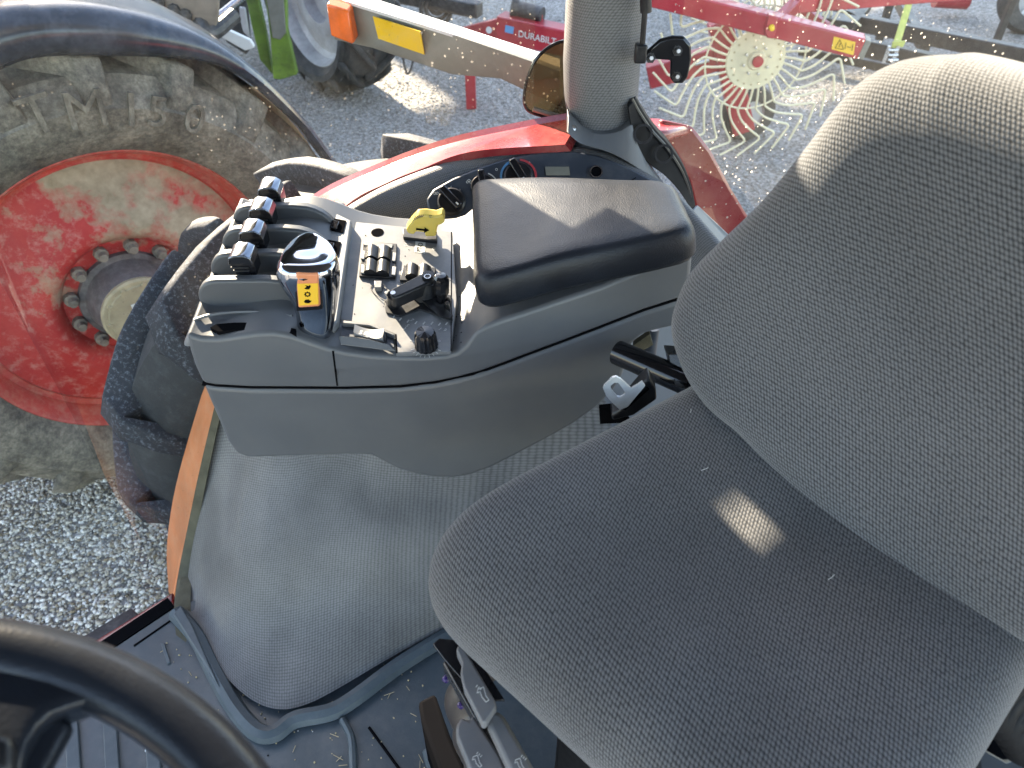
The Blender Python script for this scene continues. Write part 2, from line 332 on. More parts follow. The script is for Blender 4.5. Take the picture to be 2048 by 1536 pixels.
# ================================================================== the setting
n_ = 60; gs = []; gf = []
for j in range(n_ + 1):
    for i in range(n_ + 1):
        x = -90 + 180 * i / n_; y = -60 + 180 * j / n_; gs.append((x, y, 0))
for j in range(n_):
    for i in range(n_): gf.append([j * (n_ + 1) + i, j * (n_ + 1) + i + 1, (j + 1) * (n_ + 1) + i + 1, (j + 1) * (n_ + 1) + i])
props(mk('ground', (gs, gf), M['gravel'], smooth=False), 'grey crushed limestone gravel yard under the machines', 'ground', kind='structure')
def stones(count, box_, smin, smax, seed, mt='stone'):
    rng = np.random.default_rng(seed)
    bm = bmesh.new(); bmesh.ops.create_icosphere(bm, subdivisions=1, radius=1); bv = np.array([v.co[:] for v in bm.verts]); bf = np.array([[v.index for v in f.verts] for f in bm.faces]); bm.free()
    k = len(bv); P = np.empty((count, k, 3))
    xy = rng.uniform([box_[0], box_[1]], [box_[2], box_[3]], (count, 2)); s = rng.uniform(0, 1, count) ** 2 * (smax - smin) + smin
    ax = np.stack([rng.uniform(.7, 1.3, count), rng.uniform(.5, 1.0, count), rng.uniform(.4, .8, count)], 1) * s[:, None]
    jit = rng.uniform(.72, 1.2, (count, k, 1)); Q = bv[None] * jit * ax[:, None]
    a = rng.uniform(0, 6.283, count); b = rng.uniform(-.6, .6, count); ca, sa, cb, sb = np.cos(a), np.sin(a), np.cos(b), np.sin(b)
    x, z = Q[..., 0].copy(), Q[..., 2].copy(); Q[..., 0] = x * cb[:, None] - z * sb[:, None]; Q[..., 2] = x * sb[:, None] + z * cb[:, None]
    x, y = Q[..., 0].copy(), Q[..., 1].copy(); Q[..., 0] = x * ca[:, None] - y * sa[:, None]; Q[..., 1] = x * sa[:, None] + y * ca[:, None]
    Q[..., :2] += xy[:, None]; Q[..., 2] += (s * .3)[:, None]
    F = (bf[None] + (np.arange(count) * k)[:, None, None]).reshape(-1, 3); Vv = Q.reshape(-1, 3)
    me = bpy.data.meshes.new('gravel_stones'); me.vertices.add(len(Vv)); me.vertices.foreach_set('co', Vv.ravel())
    me.loops.add(F.size); me.loops.foreach_set('vertex_index', F.ravel().astype(np.int32)); me.polygons.add(len(F)); me.polygons.foreach_set('loop_start', np.arange(0, F.size, 3, dtype=np.int32)); me.polygons.foreach_set('loop_total', np.full(len(F), 3, dtype=np.int32))
    me.update(); me.validate(); me.materials.append(M[mt]); o = bpy.data.objects.new('gravel_stones', me); link(o); return o
props(stones(42000, (-2.5, .85, -.4, 2.1), .004, .0105, 3), 'pale loose gravel stones beside the tractor step', 'gravel', kind='stuff')
props(stones(34000, (-2.6, 2.3, 4.2, 7.4), .005, .012, 4, 'stone_f'), 'loose grey gravel scattered across the yard between machines', 'gravel', kind='stuff')

# added unseen tall shed beyond the yard (out of frame): its shadow covers the yard, openings cut to let sun strips through
def qe(q, e, z): return V((q * math.cos(SUN_AZ) - e * math.sin(SUN_AZ), q * math.sin(SUN_AZ) + e * math.cos(SUN_AZ), z))
blocker = thing('yard_blocker', qe(2, 18, 0), 'added unseen sheet metal shed at the far side of the yard', 'blocker')
SH, SE = 8.1, 18.0
holes = [(2.25, 2.62, 5.25, 6.2), (4.6, 5.6, 6.74, 6.86), (6.2, 8.6, 5.7, 6.3)]
xs = sorted({-14, 22, *[h[0] for h in holes], *[h[1] for h in holes]})
for a, b in zip(xs[:-1], xs[1:]):
    cut = [(h[2], h[3]) for h in holes if h[0] <= a and h[1] >= b]; zc = [0] + [v for c in cut for v in c] + [SH]
    for z0, z1 in zip(zc[::2], zc[1::2]):
        mk('blocker_panel', prism([qe(a, SE, z0), qe(b, SE, z0), qe(b, SE, z1), qe(a, SE, z1)], qe(0, .12, 0)), M['blocker_metal'], blocker, smooth=False)
mk('roof', prism([qe(-14.4, SE + .13, SH - .6), qe(-14.4, SE + .13, SH), qe(-14.4, SE + 1.3, SH + .1), qe(-14.4, SE + 1.3, SH - .4)], qe(36.8, 0, 0)), M['blocker_metal'], blocker, smooth=False)  # top of the added yard blocker

# ================================================================== own tractor: cab shell, fender, glass, rear wheel
TR = thing('tractor', (-.1, .4, 0), 'red tractor whose grey cab interior surrounds the seat', 'tractor')
# cab floor
fl = [(-1.5, -.75), (.9, -.75), (.9, 1.05), (-.30, 1.05), (-.56, 1.0)]
e1, e2 = aZ(350, 1214, FLOOR), aZ(215, 1304, FLOOR); dl = e2 - e1; e3 = e1 + dl * 5
floor = mk('floor_mat', prism([V((-1.5, -.75, FLOOR)), V((.9, -.75, FLOOR)), V((.9, 1.0, FLOOR)), V((-.3, 1.0, FLOOR)), e1, e3], (0, 0, -.05)), M['mat'], TR, smooth=False, bevel=.003)
nrm = V((-dl.y, dl.x, 0)).normalized()
if nrm.y < 0: nrm = -nrm
mk('sill_trim', prism([e1 + nrm * .002, e1 + nrm * .03, e3 + nrm * .03, e3 + nrm * .002], (0, 0, -.06)), M['seam'], TR, smooth=False)
sl = [aZ(346, 1184, .80), aZ(346, 1204, .80), aZ(200, 1298, .80), aZ(192, 1272, .80)]
ex = (sl[2] - sl[1]) * 4
mk('door_sill', prism([sl[0], sl[1], sl[2] + ex, sl[3] + ex], (0, 0, -.05)), M['redpaint'], TR, smooth=False, bevel=.003)
mk('step_plate', prism([aZ(262, 1215, .55), aZ(300, 1250, .55), aZ(160, 1330, .55), aZ(120, 1300, .55)], (0, 0, -.03)), M['darkmetal'], TR, smooth=False, bevel=.003)
# panel line and ribs of the mat
def strip(name, pts, w, h, mat, par, z=FLOOR):
    ps = spline([aZ(*p, z) for p in pts], 8) if len(pts) > 2 else [aZ(*p, z) for p in pts]
    return mk(name, tube(ps, w, 8, True, h / w), mat, par)
strip('mat_seam', [(352, 1234), (268, 1292)], .0022, .0022, M['seam'], floor)
for xr in (128, 205, 288):
    a, b = aZ(xr, 1400, FLOOR), aZ(xr + 14, 1680, FLOOR)
    mk('mat_rib', prism([a + V((0, 0, 0)), a + V((.024, 0, 0)), b + V((.024, 0, 0)), b], (0, 0, .006)), M['mat'], floor, bevel=.002)
mk('mat_rib', prism([aZ(322, 1288, FLOOR), aZ(330, 1288, FLOOR), aZ(342, 1325, FLOOR), aZ(336, 1330, FLOOR)], (0, 0, .004)), M['mat'], floor, bevel=.001)
strip('mat_upstand', [(352, 1226), (395, 1275), (430, 1345), (470, 1415), (512, 1462), (548, 1468), (590, 1440), (660, 1425), (705, 1400), (800, 1330), (905, 1265)], .016, .016, M['mat'], floor, FLOOR + .004)
mk('mat_corner', prism([aZ(352, 1240, FLOOR), aZ(368, 1222, FLOOR), aZ(392, 1262, FLOOR), aZ(430, 1350, FLOOR), aZ(444, 1385, FLOOR)], (0, 0, .022)), M['mat'], floor, bevel=.006)
strip('mat_ridge', [(685, 1440), (702, 1475), (706, 1520), (706, 1560)], .007, .010, M['mat'], floor)
strip('mat_ridge', [(738, 1455), (800, 1540)], .0025, .003, M['seam'], floor)
for (x, y, r) in ((760, 1362, .0012), (625, 1463, .0011), (294, 1500, .004), (536, 1511, .0016), (596, 1462, .0012)):
    p = aZ(x, y, FLOOR + .001); mk('floor_crumb', lathe([(r, 0), (r * .7, r * .5)], p, (0, 0, 1), 7, True), M['white'] if r != .0016 else M['seam'], floor)

# wheel-housing liner (woven vinyl)
rows = [[(446, 730, 1.12), (500, 730, 1.08), (590, 730, 1.05), (680, 730, 1.03), (780, 730, 1.02), (920, 730, 1.02), (1240, 730, 1.02)],
        [(404, 930, 1.05), (480, 930, .99), (570, 935, .955), (660, 940, .945), (760, 950, .94), (900, 950, .94), (1220, 950, .94)],
        [(384, 1020, 1.01), (455, 1020, .93), (545, 1030, .885), (640, 1025, .885), (750, 1020, .89), (900, 1020, .90), (1200, 1000, .90)],
        [(370, 1100, .965), (430, 1120, .87), (525, 1140, .82), (620, 1120, .825), (740, 1100, .84), (900, 1080, .86), (1180, 1040, .86)],
        [(362, 1160, .91), (425, 1225, .80), (515, 1270, .755), (620, 1245, .77), (735, 1200, .795), (905, 1150, .83), (1150, 1080, .84)]]
grid = [[aY(*p) for p in r] for r in rows]
grid.append([aZ(x, y, FLOOR + .012) for x, y in ((368, 1222), (432, 1340), (522, 1424), (610, 1420), (735, 1340), (905, 1245), (1150, 1130))])
fold = [0, .012, -.020, .024, -.012, 0, 0]
for r_ in range(0, 4):
    for c_ in range(7): grid[r_][c_].y += fold[c_] * (1 if r_ < 3 else .5)
vs = [p for r in grid for p in r]; fs = [[r * 7 + c, r * 7 + c + 1, (r + 1) * 7 + c + 1, (r + 1) * 7 + c] for r in range(5) for c in range(6)]
uv = [(c * .085, -r * .11) for r in range(6) for c in range(7)]
mk('wheel_housing_cover', (vs, fs), M['liner'], TR, sub=4, uv=uv)
seal = [aY(432, 800, 1.07), aY(398, 945, 1.02), aY(374, 1060, .97), aY(356, 1150, .905), aZ(348, 1215, FLOOR), aZ(352, 1270, FLOOR)]
seal2 = [aY(446, 805, 1.07), aY(416, 945, 1.02), aY(394, 1060, .97), aY(378, 1150, .905), aZ(372, 1215, FLOOR), aZ(372, 1285, FLOOR)]
s1, s2 = spline(seal, 8), spline(seal2, 8)
mk('door_seal', join(loft([[a, b, b + V((.0, .03, 0)), a + V((0, .03, 0))] for a, b in zip(s1, s2)], True, True)), M['foam'], TR)

# fender: band of sheet metal around the rear wheel
fi = [(346, 1196, .99), (372, 1080, 1.05), (400, 960, 1.08), (432, 830, 1.10), (480, 690, 1.12), (570, 540, 1.15), (690, 413, 1.20), (773, 366, 1.2), (842, 338, 1.2), (944, 303, 1.2), (1130, 289, 1.2)]
fo = [(337, 1184, 1.05), (334, 1090, 1.12), (352, 970, 1.15), (400, 800, 1.18), (440, 680, 1.2), (530, 510, 1.24), (620, 405, 1.3), (760, 337, 1.3), (900, 287, 1.3), (1050, 254, 1.3), (1160, 234, 1.3)]
FI, FO = spline([aY(*p) for p in fi], 6), spline([aY(*p) for p in fo], 6)
k1 = 30
def band(A, B, t): return loft([[a, b, b + V((0, 0, -t)) + (V((.01, 0, 0))), a + V((.01, 0, -t))] for a, b in zip(A, B)], True, True)
mk('fender_edge', band(FI[:k1 + 1], FO[:k1 + 1], .006), M['fender_lit'], TR)
fend = mk('fender', band(FI[k1:], FO[k1:], .012), M['redpaint'], TR)
lip = [p + V((0, .02, -.05)) for p in FO]
mk('fender_lip', loft([[a, a + V((0, .012, .006)), b + V((0, .012, 0)), b] for a, b in zip(FO[k1:], lip[k1:])], True, True), M['redpaint'], TR)
rp = [(1318, 236), (1386, 250), (1424, 300), (1462, 372), (1512, 455), (1470, 520), (1400, 460), (1372, 360), (1330, 290)]
mk('fender_rear', prism([aY(x, y, 1.36) for x, y in rp], (0, .03, -.02)), M['redpaint'], TR, bevel=.008)
mk('fender_shoulder', prism([aY(1100, 240, 1.32), aY(1150, 262, 1.25), aY(1340, 262, 1.3), aY(1388, 252, 1.37), aY(1320, 234, 1.40), aY(1150, 225, 1.4)], (0, 0, -.02)), M['redpaint'], TR, bevel=.008)

# side glass follows the sill and the fender edge
gb = [V((-1.62, .90, .80)), V((-1.1, .92, .80)), aZ(340, 1212, .84) + V((0, .012, 0))] + [p + V((0, -.012, .01)) for p in FI[4::3] if p.x < .12]
ring = []
for p in gb: ring.append([p, V((p.x, p.y * .97 + .02, 2.42))])
mk('side_window', loft(ring, False, False), M['glass'], TR, ang=80)
vsl = [aY(258 + i * 9, 1197 - i * 5, .93) for i in range(2)]
text('window_stamp', 'h.33NA', .011, M['seam'], aY(256, 1190, .925), (vsl[1] - vsl[0]), V((.5, 0, .9)), TR, .0002)

# inner trim and heater panel
PHN = V((0, -.648, .762)).normalized(); PH0 = V((0, 1.15, 1.6)) - PHN * .028
tt = [(672, 424), (720, 394), (773, 366), (842, 338), (900, 316), (944, 303), (1013, 294), (1070, 290), (1130, 289), (1190, 295), (1240, 310), (1300, 345), (1350, 378), (1400, 430), (1460, 500)]
t0 = [aP(x, y, PH0 - PHN * .002, PHN) for x, y in tt]; t1 = [aP(x, y + 10, PH0 + PHN * .004, PHN) for x, y in tt]
t2 = [aP(x, y + 34, PH0 + PHN * .006, PHN) for x, y in tt]; t3 = [V((p.x, 1.03, 1.40)) for p in t2]
tb = [p + V((0, .05, -.03)) for p in t0]
rr = [spline(r, 4) for r in (tb, t0, t1, t2, t3)]; nn = len(rr[0]); vs = [p for r in rr for p in r]
fs = [[k * nn + i, k * nn + i + 1, (k + 1) * nn + i + 1, (k + 1) * nn + i] for k in range(4) for i in range(nn - 1)]
uv = []; vv = [0, .03, .055, .10, .30]
for k, r in enumerate(rr):
    L = 0
    for i, p in enumerate(r):
        if i: L += (rr[1][i] - rr[1][i - 1]).length
        uv.append((L, vv[k]))
mk('inner_trim', (vs, fs), M['trim'], TR, uv=uv, sub=1)
hp = [(852, 398), (866, 378), (905, 356), (960, 333), (1010, 316), (1060, 306), (1110, 301), (1155, 302), (1200, 311), (1250, 330), (1300, 356), (1352, 388), (1375, 420), (1360, 446), (900, 446), (872, 436), (856, 420)]
heater = mk('heater_panel', prism([aP(x, y, PH0 + PHN * .014, PHN) for x, y in hp], -PHN * .016), M['plastic_d'], TR, bevel=.004, seg=3)
def hpt(x, y, h=.0145): return aP(x, y, PH0 + PHN * h, PHN)
def onring(c, n, r0, r1, a0, a1, h, k=24):
    x, y, a = frame(n); o = []
    x = V((1, 0, 0)); y = V(n).normalized().cross(x).normalized()
    P = lambda r, t: c + (x * math.cos(t) + y * math.sin(t)) * r
    ts = [rad(a0 + (a1 - a0) * i / k) for i in range(k + 1)]
    return loft([[P(r0, t), P(r1, t), P(r1, t) + V(n) * h, P(r0, t) + V(n) * h] for t in ts], True, True)
for (x, y, r, ang) in ((903, 404, .0235, -48), (966, 374, .021, -80), (1037, 353, .024, -60)):
    c = hpt(x, y, .0142)
    kb = mk('knob', lathe([(r, 0), (r * .98, .004), (r * .86, .007), (0.0001, .0072)], c, PHN, 40), M['black'], heater)
    xa, ya = V((1, 0, 0)), PHN.cross(V((1, 0, 0))); d = xa * math.cos(rad(ang)) + ya * math.sin(rad(ang)); sdv = PHN.cross(d)
    cc = c + PHN * .016
    rot = Matrix((d, sdv, PHN)).transposed()
    mk('grip', box(cc, (r * 1.9, r * .55, .022), rot), M['blackgloss'], kb, bevel=.003, seg=3)
    mk('pointer', box(cc + d * r * .72 + PHN * .0115, (r * .22, r * .1, .001), rot), M['white'], kb, smooth=False)
c = hpt(1037, 353, .0144)
mk('cold_arc', onring(c, PHN, .027, .0305, 100, 250, .0008), M['bluep'], heater, smooth=False)
mk('hot_arc', onring(c, PHN, .027, .0305, -75, 85, .0008), M['redp'], heater, smooth=False)
mk('fan_arc', onring(hpt(966, 374, .0144), PHN, .0235, .0255, -20, 70, .0008), M['paper'], heater, smooth=False)
mk('display', prism([hpt(1090, 334), hpt(1138, 334), hpt(1140, 351), hpt(1092, 351)], PHN * .0012), M['greymetal'], heater, smooth=False)
ls = mk('lighter_socket', lathe([(.0105, 0), (.0105, .004), (.0085, .004), (.008, -.015)], hpt(1192, 345, .0142), PHN, 32), M['chrome'], heater)
mk('socket_hole', lathe([(.0084, .0018), (.0001, .0018)], hpt(1192, 345, .0142), PHN, 24), M['seam'], ls)
mk('panel_seam', tube([hpt(1238, 378, .0142), hpt(1272, 355, .0142)], .0006, 6), M['seam'], heater)
for (x, y, kind) in ((872, 388, 0), (886, 378, 1), (902, 374, 2), (920, 380, 3), (938, 364, 4), (957, 352, 1), (993, 339, 1), (1058, 326, 1)):
    cpt = hpt(x, y, .0142)
    if kind in (0, 4):
        vf = join(*[onring(cpt + V((.0025 * math.cos(a), .0, .0025 * math.sin(a))), PHN, .0016, .0023, 0, 360, .0005, 12) for a in ((0, 1.57, 3.14, 4.71) if kind == 4 else (.5, 2.6))])
    elif kind == 1: vf = onring(cpt, PHN, .0015, .0022, 0, 360, .0005, 14)
    else: vf = prism([cpt + V((dx, dy * .76, dy * .65)) for dx, dy in ((-.0004, -.002), (.0004, -.002), (.0004, .002), (-.0004, .002))], PHN * .0005)
    mk('dial_symbol', vf, M['paper'], heater, smooth=False)
mk('vent_slot', prism([aP(880, 444, PH0 + PHN * .012, PHN), aP(935, 440, PH0 + PHN * .012, PHN), aP(935, 462, PH0 + PHN * .012, PHN), aP(885, 458, PH0 + PHN * .012, PHN)], PHN * .006), M['seam'], heater, smooth=False)

# corner pillar
def pring(c, rx, ry, n=28, p=2.6):
    o = []
    for i in range(n):
        t = 2 * math.pi * i / n; ct, st = math.cos(t), math.sin(t)
        o.append(c + V((rx * abs(ct) ** (2 / p) * (1 if ct > 0 else -1), ry * abs(st) ** (2 / p) * (1 if st > 0 else -1), 0)))
    return o
pc = [(1204, 320, .062), (1203, 258, .058), (1202, 225, .058), (1201, 190, .0615), (1203, 120, .0625), (1210, 40, .063), (1214, 0, .064)]
ctr = [aY(x, y, 1.285) for x, y, _ in pc]; wd = [w for *_, w in pc]
top = V((ctr[-1].x + .02, 1.26, 2.5)); ctr.append(top); wd.append(.066)
rgs = [pring(c, w, w * 1.0) for c, w in zip(ctr, wd)]
vs, fs = loft(rgs); uv = []
for k, c in enumerate(ctr):
    for i in range(28): uv.append((i / 28 * .38 if i <= 14 else (28 - i) / 28 * .38, c.z))
pil = mk('corner_pillar', (vs, fs), M['trim'], TR, uv=uv)
for (x, y) in ((1233, 130), (1229, 197)):
    cpt = aY(x, y, 1.226); mk('pillar_plug', lathe([(.0035, 0), (.003, .0015)], cpt, (0, -1, .1), 12, True), M['black'], pil)
cl = [[(1137, 238), (1152, 248), (1170, 262), (1205, 268), (1240, 262), (1262, 250), (1266, 262), (1262, 290)], [(1136, 266), (1146, 276), (1164, 288), (1205, 300), (1232, 311), (1262, 328), (1300, 354), (1340, 384)]]
ca, cb = spline([aY(x, y, 1.215) for x, y in cl[0]], 5), spline([aY(x, y, 1.192) for x, y in cl[1]], 5)
mk('pillar_base', loft([[a, b, b + V((0, .03, -.01)), a + V((0, .05, 0))] for a, b in zip(ca, cb)], True, True), M['plastic'], pil, bevel=.003)
pb = aY(1147, 257, 1.208); mk('screw', lathe([(.005, 0), (.0045, .002), (.0001, .003)], pb, (-.3, -.8, .4), 14), M['steel'], pil)
# black window frame rail behind the pillar
ro = [(1272, 196), (1286, 222), (1310, 258), (1340, 292), (1368, 335), (1384, 375), (1392, 418)]; ri = [(1256, 214), (1262, 255), (1272, 300), (1300, 330), (1330, 352), (1360, 385), (1386, 425)]
ra, rb = spline([aY(x, y, 1.235) for x, y in ro], 5), spline([aY(x, y, 1.215) for x, y in ri], 5)
rail = mk('window_rail', loft([[a, b, b + V((0, .02, 0)), a + V((0, .03, 0))] for a, b in zip(ra, rb)], True, True), M['matteblack'], TR, bevel=.002)
mk('rail_edge', tube([p + V((-.008, -.004, 0)) for p in ra], .0035, 8), M['black'], rail)
for (x, y) in ((1286, 268), (1327, 308)):
    mk('speaker_ring', onring(aY(x, y, 1.212), V((0, -.9, .43)), .012, .016, 0, 360, .003), M['black'], rail)
mk('rear_sill', prism([aY(1384, 418, 1.21), aY(1394, 408, 1.24), aY(1460, 470, 1.24), aY(1520, 540, 1.24), aY(1520, 600, 1.18), aY(1448, 505, 1.19)], (0, .02, -.02)), M['plastic_l'], TR, bevel=.004)
mk('rear_wall_trim', prism([aY(1300, 560, 1.12), aY(1400, 480, 1.15), aY(1475, 520, 1.17), aY(1560, 600, 1.17), aY(1560, 1000, .98), aY(1090, 1000, .95), aY(1120, 800, 1.02)], (0, .01, -.01)), M['plastic_l'], TR, bevel=.003)
rg = [p + V((.004, .006, 0)) for p in ra[2:]] + [aY(1520, 560, 1.26), V((1.15, 1.26, 1.2))]
mk('rear_window', loft([[p, V((max(p.x, .20 + .0 * p.x), p.y, 2.42))] for p in rg], False, False), M['glass_r'], TR, ang=80)
rod = mk('gas_strut', join(cyl(aY(1290, -60, 1.2), aY(1292, 24, 1.2), .0085), cyl(aY(1290, 20, 1.2), aY(1283, 110, 1.2), .0042)), M['black'], TR)
mk('strut_end', box(aY(1281, 106, 1.2), (.018, .016, .028)), M['black'], rod, bevel=.003)
br = [(1290, 118), (1286, 112), (1320, 82), (1345, 75), (1368, 76), (1382, 92), (1383, 120), (1376, 155), (1366, 168), (1348, 168), (1340, 158), (1341, 122)]
brk = mk('window_bracket', prism([aY(x, y, 1.215) for x, y in br], (0, .006, .003)), M['blackgloss'], TR, bevel=.0025)
for (x, y) in ((1355, 102), (1353, 153), (1301, 116)):
    cpt = aY(x, y, 1.214)
    mk('bolt', join(lathe([(.008, 0), (.008, .002), (.0055, .002), (.005, .006)], cpt, (0, -.95, .3), 6, True)), M['blackmetal'], brk)
    mk('bolt', lathe([(.0035, .0062), (.003, .010)], cpt, (0, -.95, .3), 12, True), M['steel'], brk)
# roof and the other posts (above and behind the view)
mk('cab_roof', box((-.2, .30, 2.52), (2.7, 2.02, .14)), M['plastic'], TR, bevel=.05, seg=4)
for a, b in (((-1.62, .45, FLOOR), (-1.5, .6, 2.47)), ((-1.62, -.75, FLOOR), (-1.5, -.6, 2.47)), ((.22, -.72, 1.5), (.24, -.66, 2.47))):
    mk('cab_post', beam(a, b, .07, .07), M['plastic'], TR, bevel=.01)
mk('rear_bulkhead', box((.92, .25, 1.15), (.05, 1.9, .6)), M['plastic'], TR, bevel=.01)

# light bracket reaching outwards behind the corner pillar
b1, b2 = aY(1120, 150, 1.42), aY(652, 4, 1.80); b1b, b2b = aY(1090, 245, 1.42), aY(680, 85, 1.78)
tp = [aY(1110, 118, 1.47), aY(1052, 130, 1.42), aY(800, 42, 1.66), aY(718, 10, 1.74), aY(722, -12, 1.80), aY(870, 34, 1.70)]
lb = mk('light_bracket', prism([aY(1120, 143, 1.40), aY(1075, 128, 1.41), aY(905, 68, 1.56), aY(800, 33, 1.66), aY(660, -8, 1.76), aY(668, 80, 1.76), aY(742, 96, 1.70), aY(905, 150, 1.56), aY(1000, 158, 1.48), aY(1120, 215, 1.40)], (.006, .02, 0)), M['greymetal'], TR, smooth=False, bevel=.003)
mk('bracket_flange', prism([aY(1120, 143, 1.40), aY(905, 68, 1.56), aY(660, -8, 1.76), aY(690, -22, 1.83), aY(905, 48, 1.63), aY(1120, 118, 1.47)], (0, 0, -.006)), M['flange_glare'], lb, smooth=False)
amb = mk('turn_signal', prism([aY(662, -6, 1.745), aY(706, 8, 1.725), aY(718, 72, 1.72), aY(712, 74, 1.72), aY(671, 58, 1.74)], (-.006, -.03, -.005)), M['amber'], lb, bevel=.004)
mk('reflector', prism([aY(747, 32, 1.685), aY(842, 62, 1.60), aY(850, 108, 1.60), aY(758, 76, 1.685)], (-.001, -.004, 0)), M['reflect'], lb, smooth=False)
sm = [(1140, 82), (1120, 84), (1095, 96), (1070, 122), (1054, 160), (1048, 195), (1052, 215), (1066, 226), (1105, 238), (1140, 252)]
smk = mk('smoked_pane', prism([aY(x, y, 1.345) for x, y in sm], (0, .006, 0)), M['smoke'], TR, smooth=False)
mk('pane_edge', tube(spline([aY(x, y, 1.343) for x, y in sm], 5), .003, 6), M['blackgloss'], smk)
mk('pane_rail', tube([aY(1066, 218, 1.338), aY(1140, 240, 1.338)], .005, 8), M['greymetal'], smk)

# unseen sun blockers added outside the right window, shaped to shade the seat
blk = []
def blocker_outline(q0, q1, k0, k1, e=1.5):
    z0, z1 = k0 + .466 * e, k1 + .466 * e
    return [qe(q0, e, z0), qe(q1, e, z0), qe(q1, e, z1), qe(q0, e, z1)]
for a, e in (((.0, .60, 1.490, 1.70), 1.50), ((.0, .435, 1.42, 1.52), 1.54), ((.47, .60, 1.42, 1.52), 1.54), ((.42, .48, 1.474, 1.51), 1.58), ((.0, .60, 1.37, 1.45), 1.50), ((.0, .535, 1.22, 1.40), 1.54)):
    mk('seat_sun_blocker', prism(blocker_outline(*a, e), qe(0, .02, 0)), M['black'], TR, bevel=.004)  # added panels, gap between them leaves a sun patch on the cushion
mk('blocker_arm', tube([V((-1.4, .8, 2.5)), V((-1.2, 1.2, 2.5)), qe(.1, 1.53, 2.3), qe(.1, 1.53, 2.0)], .016, 10), M['black'], TR)

# ---------------------------------------------------------------- tyres
def tyre_profile(Ro, W, ri, bulge):
    return [(ri, W * .36), (ri + .012, W * .41), (ri + (Ro - ri) * .35, W * .5 + bulge * .4), (ri + (Ro - ri) * .6, W * .5 + bulge * .5), (Ro - .055, W * .47), (Ro - .02, W * .42), (Ro, W * .25), (Ro + .004, 0), (Ro, -W * .25), (Ro - .02, -W * .42), (Ro - .055, -W * .47), (ri + (Ro - ri) * .6, -W * .5 - bulge * .5), (ri + (Ro - ri) * .35, -W * .5 - bulge * .4), (ri + .012, -W * .41), (ri, -W * .36)]
def lug_mesh(name, Ro, W, hgt, tw, sweep, mat, side, drop=0):
    st = []
    K = 7
    for k in range(K + 1):
        f = k / K
        z = side * (-.02 + (W * .5 - .0) * f); th = sweep * (f ** 1.15)
        rb = Ro - .012 - (.045 * max(0, f - .75) / .25); rt = Ro + hgt - (.02 * max(0, f - .55) / .45) ** 1
        hw = tw * (.8 + .35 * f)
        def P(r, dt): return V((r * math.cos(th + dt / Ro), r * math.sin(th + dt / Ro), z))
        st.append([P(rb, -hw * .62), P(rt, -hw * .45), P(rt, hw * .45), P(rb, hw * .62)])
    e = st[-1]; last = []
    z2 = side * (W * .5 + .012)
    for p, rr_ in zip(e, (Ro - .10, Ro - .045, Ro - .045, Ro - .10)):
        a = math.atan2(p.y, p.x); last.append(V((rr_ * math.cos(a), rr_ * math.sin(a), z2)))
    if drop:
        last = []
    for r_, zi, zo, da in (((Ro - .03, .02, .030, .01), (Ro - drop * .6, -.005, .034, .03), (Ro - drop, -.01, .022, .05)) if drop else ()):
        q = []
        for m_, p in enumerate(e):
            a = math.atan2(p.y, p.x) + (da if sweep > 0 else -da); z_ = side * (W * .5 + (zi if m_ in (0, 3) else zo)); q.append(V((r_ * math.cos(a), r_ * math.sin(a), z_)))
        st.append(q)
    if last: st.append(last)
    vf = loft(st); me = bpy.data.meshes.new(name); me.from_pydata(vf[0], [], vf[1]); me.materials.append(mat)
    bm = bmesh.new(); bm.from_mesh(me); bmesh.ops.recalc_face_normals(bm, faces=bm.faces)
    bmesh.ops.bevel(bm, geom=[ed for ed in bm.edges if len(ed.link_faces) == 2 and ed.calc_face_angle() > rad(40)], offset=.004, segments=1, affect='EDGES'); bm.to_mesh(me); bm.free()
    me.polygons.foreach_set('use_smooth', [True] * len(me.polygons)); me.set_sharp_from_angle(angle=rad(50)); return me
def wheel_rot(axis):
    a = V(axis).normalized(); y = V((0, 0, 1)); x = y.cross(a).normalized(); y = a.cross(x); return Matrix((x, y, a)).transposed()
def tyre(parent, c, axis, Ro, W, ri, nl, hgt, tw, sweep, mat, lmat, bulge=.03, name='tyre', rot0=0, dirn=1, keep=None, drop=0):
    Rm = wheel_rot(axis); prof = tyre_profile(Ro, W, ri, bulge)
    t = local(name, lathe(prof, (0, 0, 0), (0, 0, 1), 96), mat, parent, V(c) - (WL[parent] if parent else V()), Rm)
    ms = [lug_mesh('lug', Ro, W, hgt, tw, dirn * sweep, lmat, s, drop) for s in (1, -1)]
    for k in range(nl):
        for s in (0, 1):
            a = rot0 + 2 * math.pi * (k + .5 * s) / nl
            if keep and not keep(a % (2 * math.pi), s): continue
            local('lug', ms[s], lmat, t, (0, 0, 0), (0, 0, a))
    return t, Rm
tyre(TR, (-.235, 1.425, .742), (0, -1, 0), .692, .46, .40, 14, .05, .060, .38, M['tyre_o'], M['lug_o'], name='rear_tyre', rot0=.1, dirn=1, drop=.19)
mk('rear_wheel_disc', lathe([(.42, .15), (.40, .12), (.38, .0), (.15, .03), (.0001, .05)], (-.235, 1.425, .742), (0, -1, 0), 48), M['rimlip'], TR)

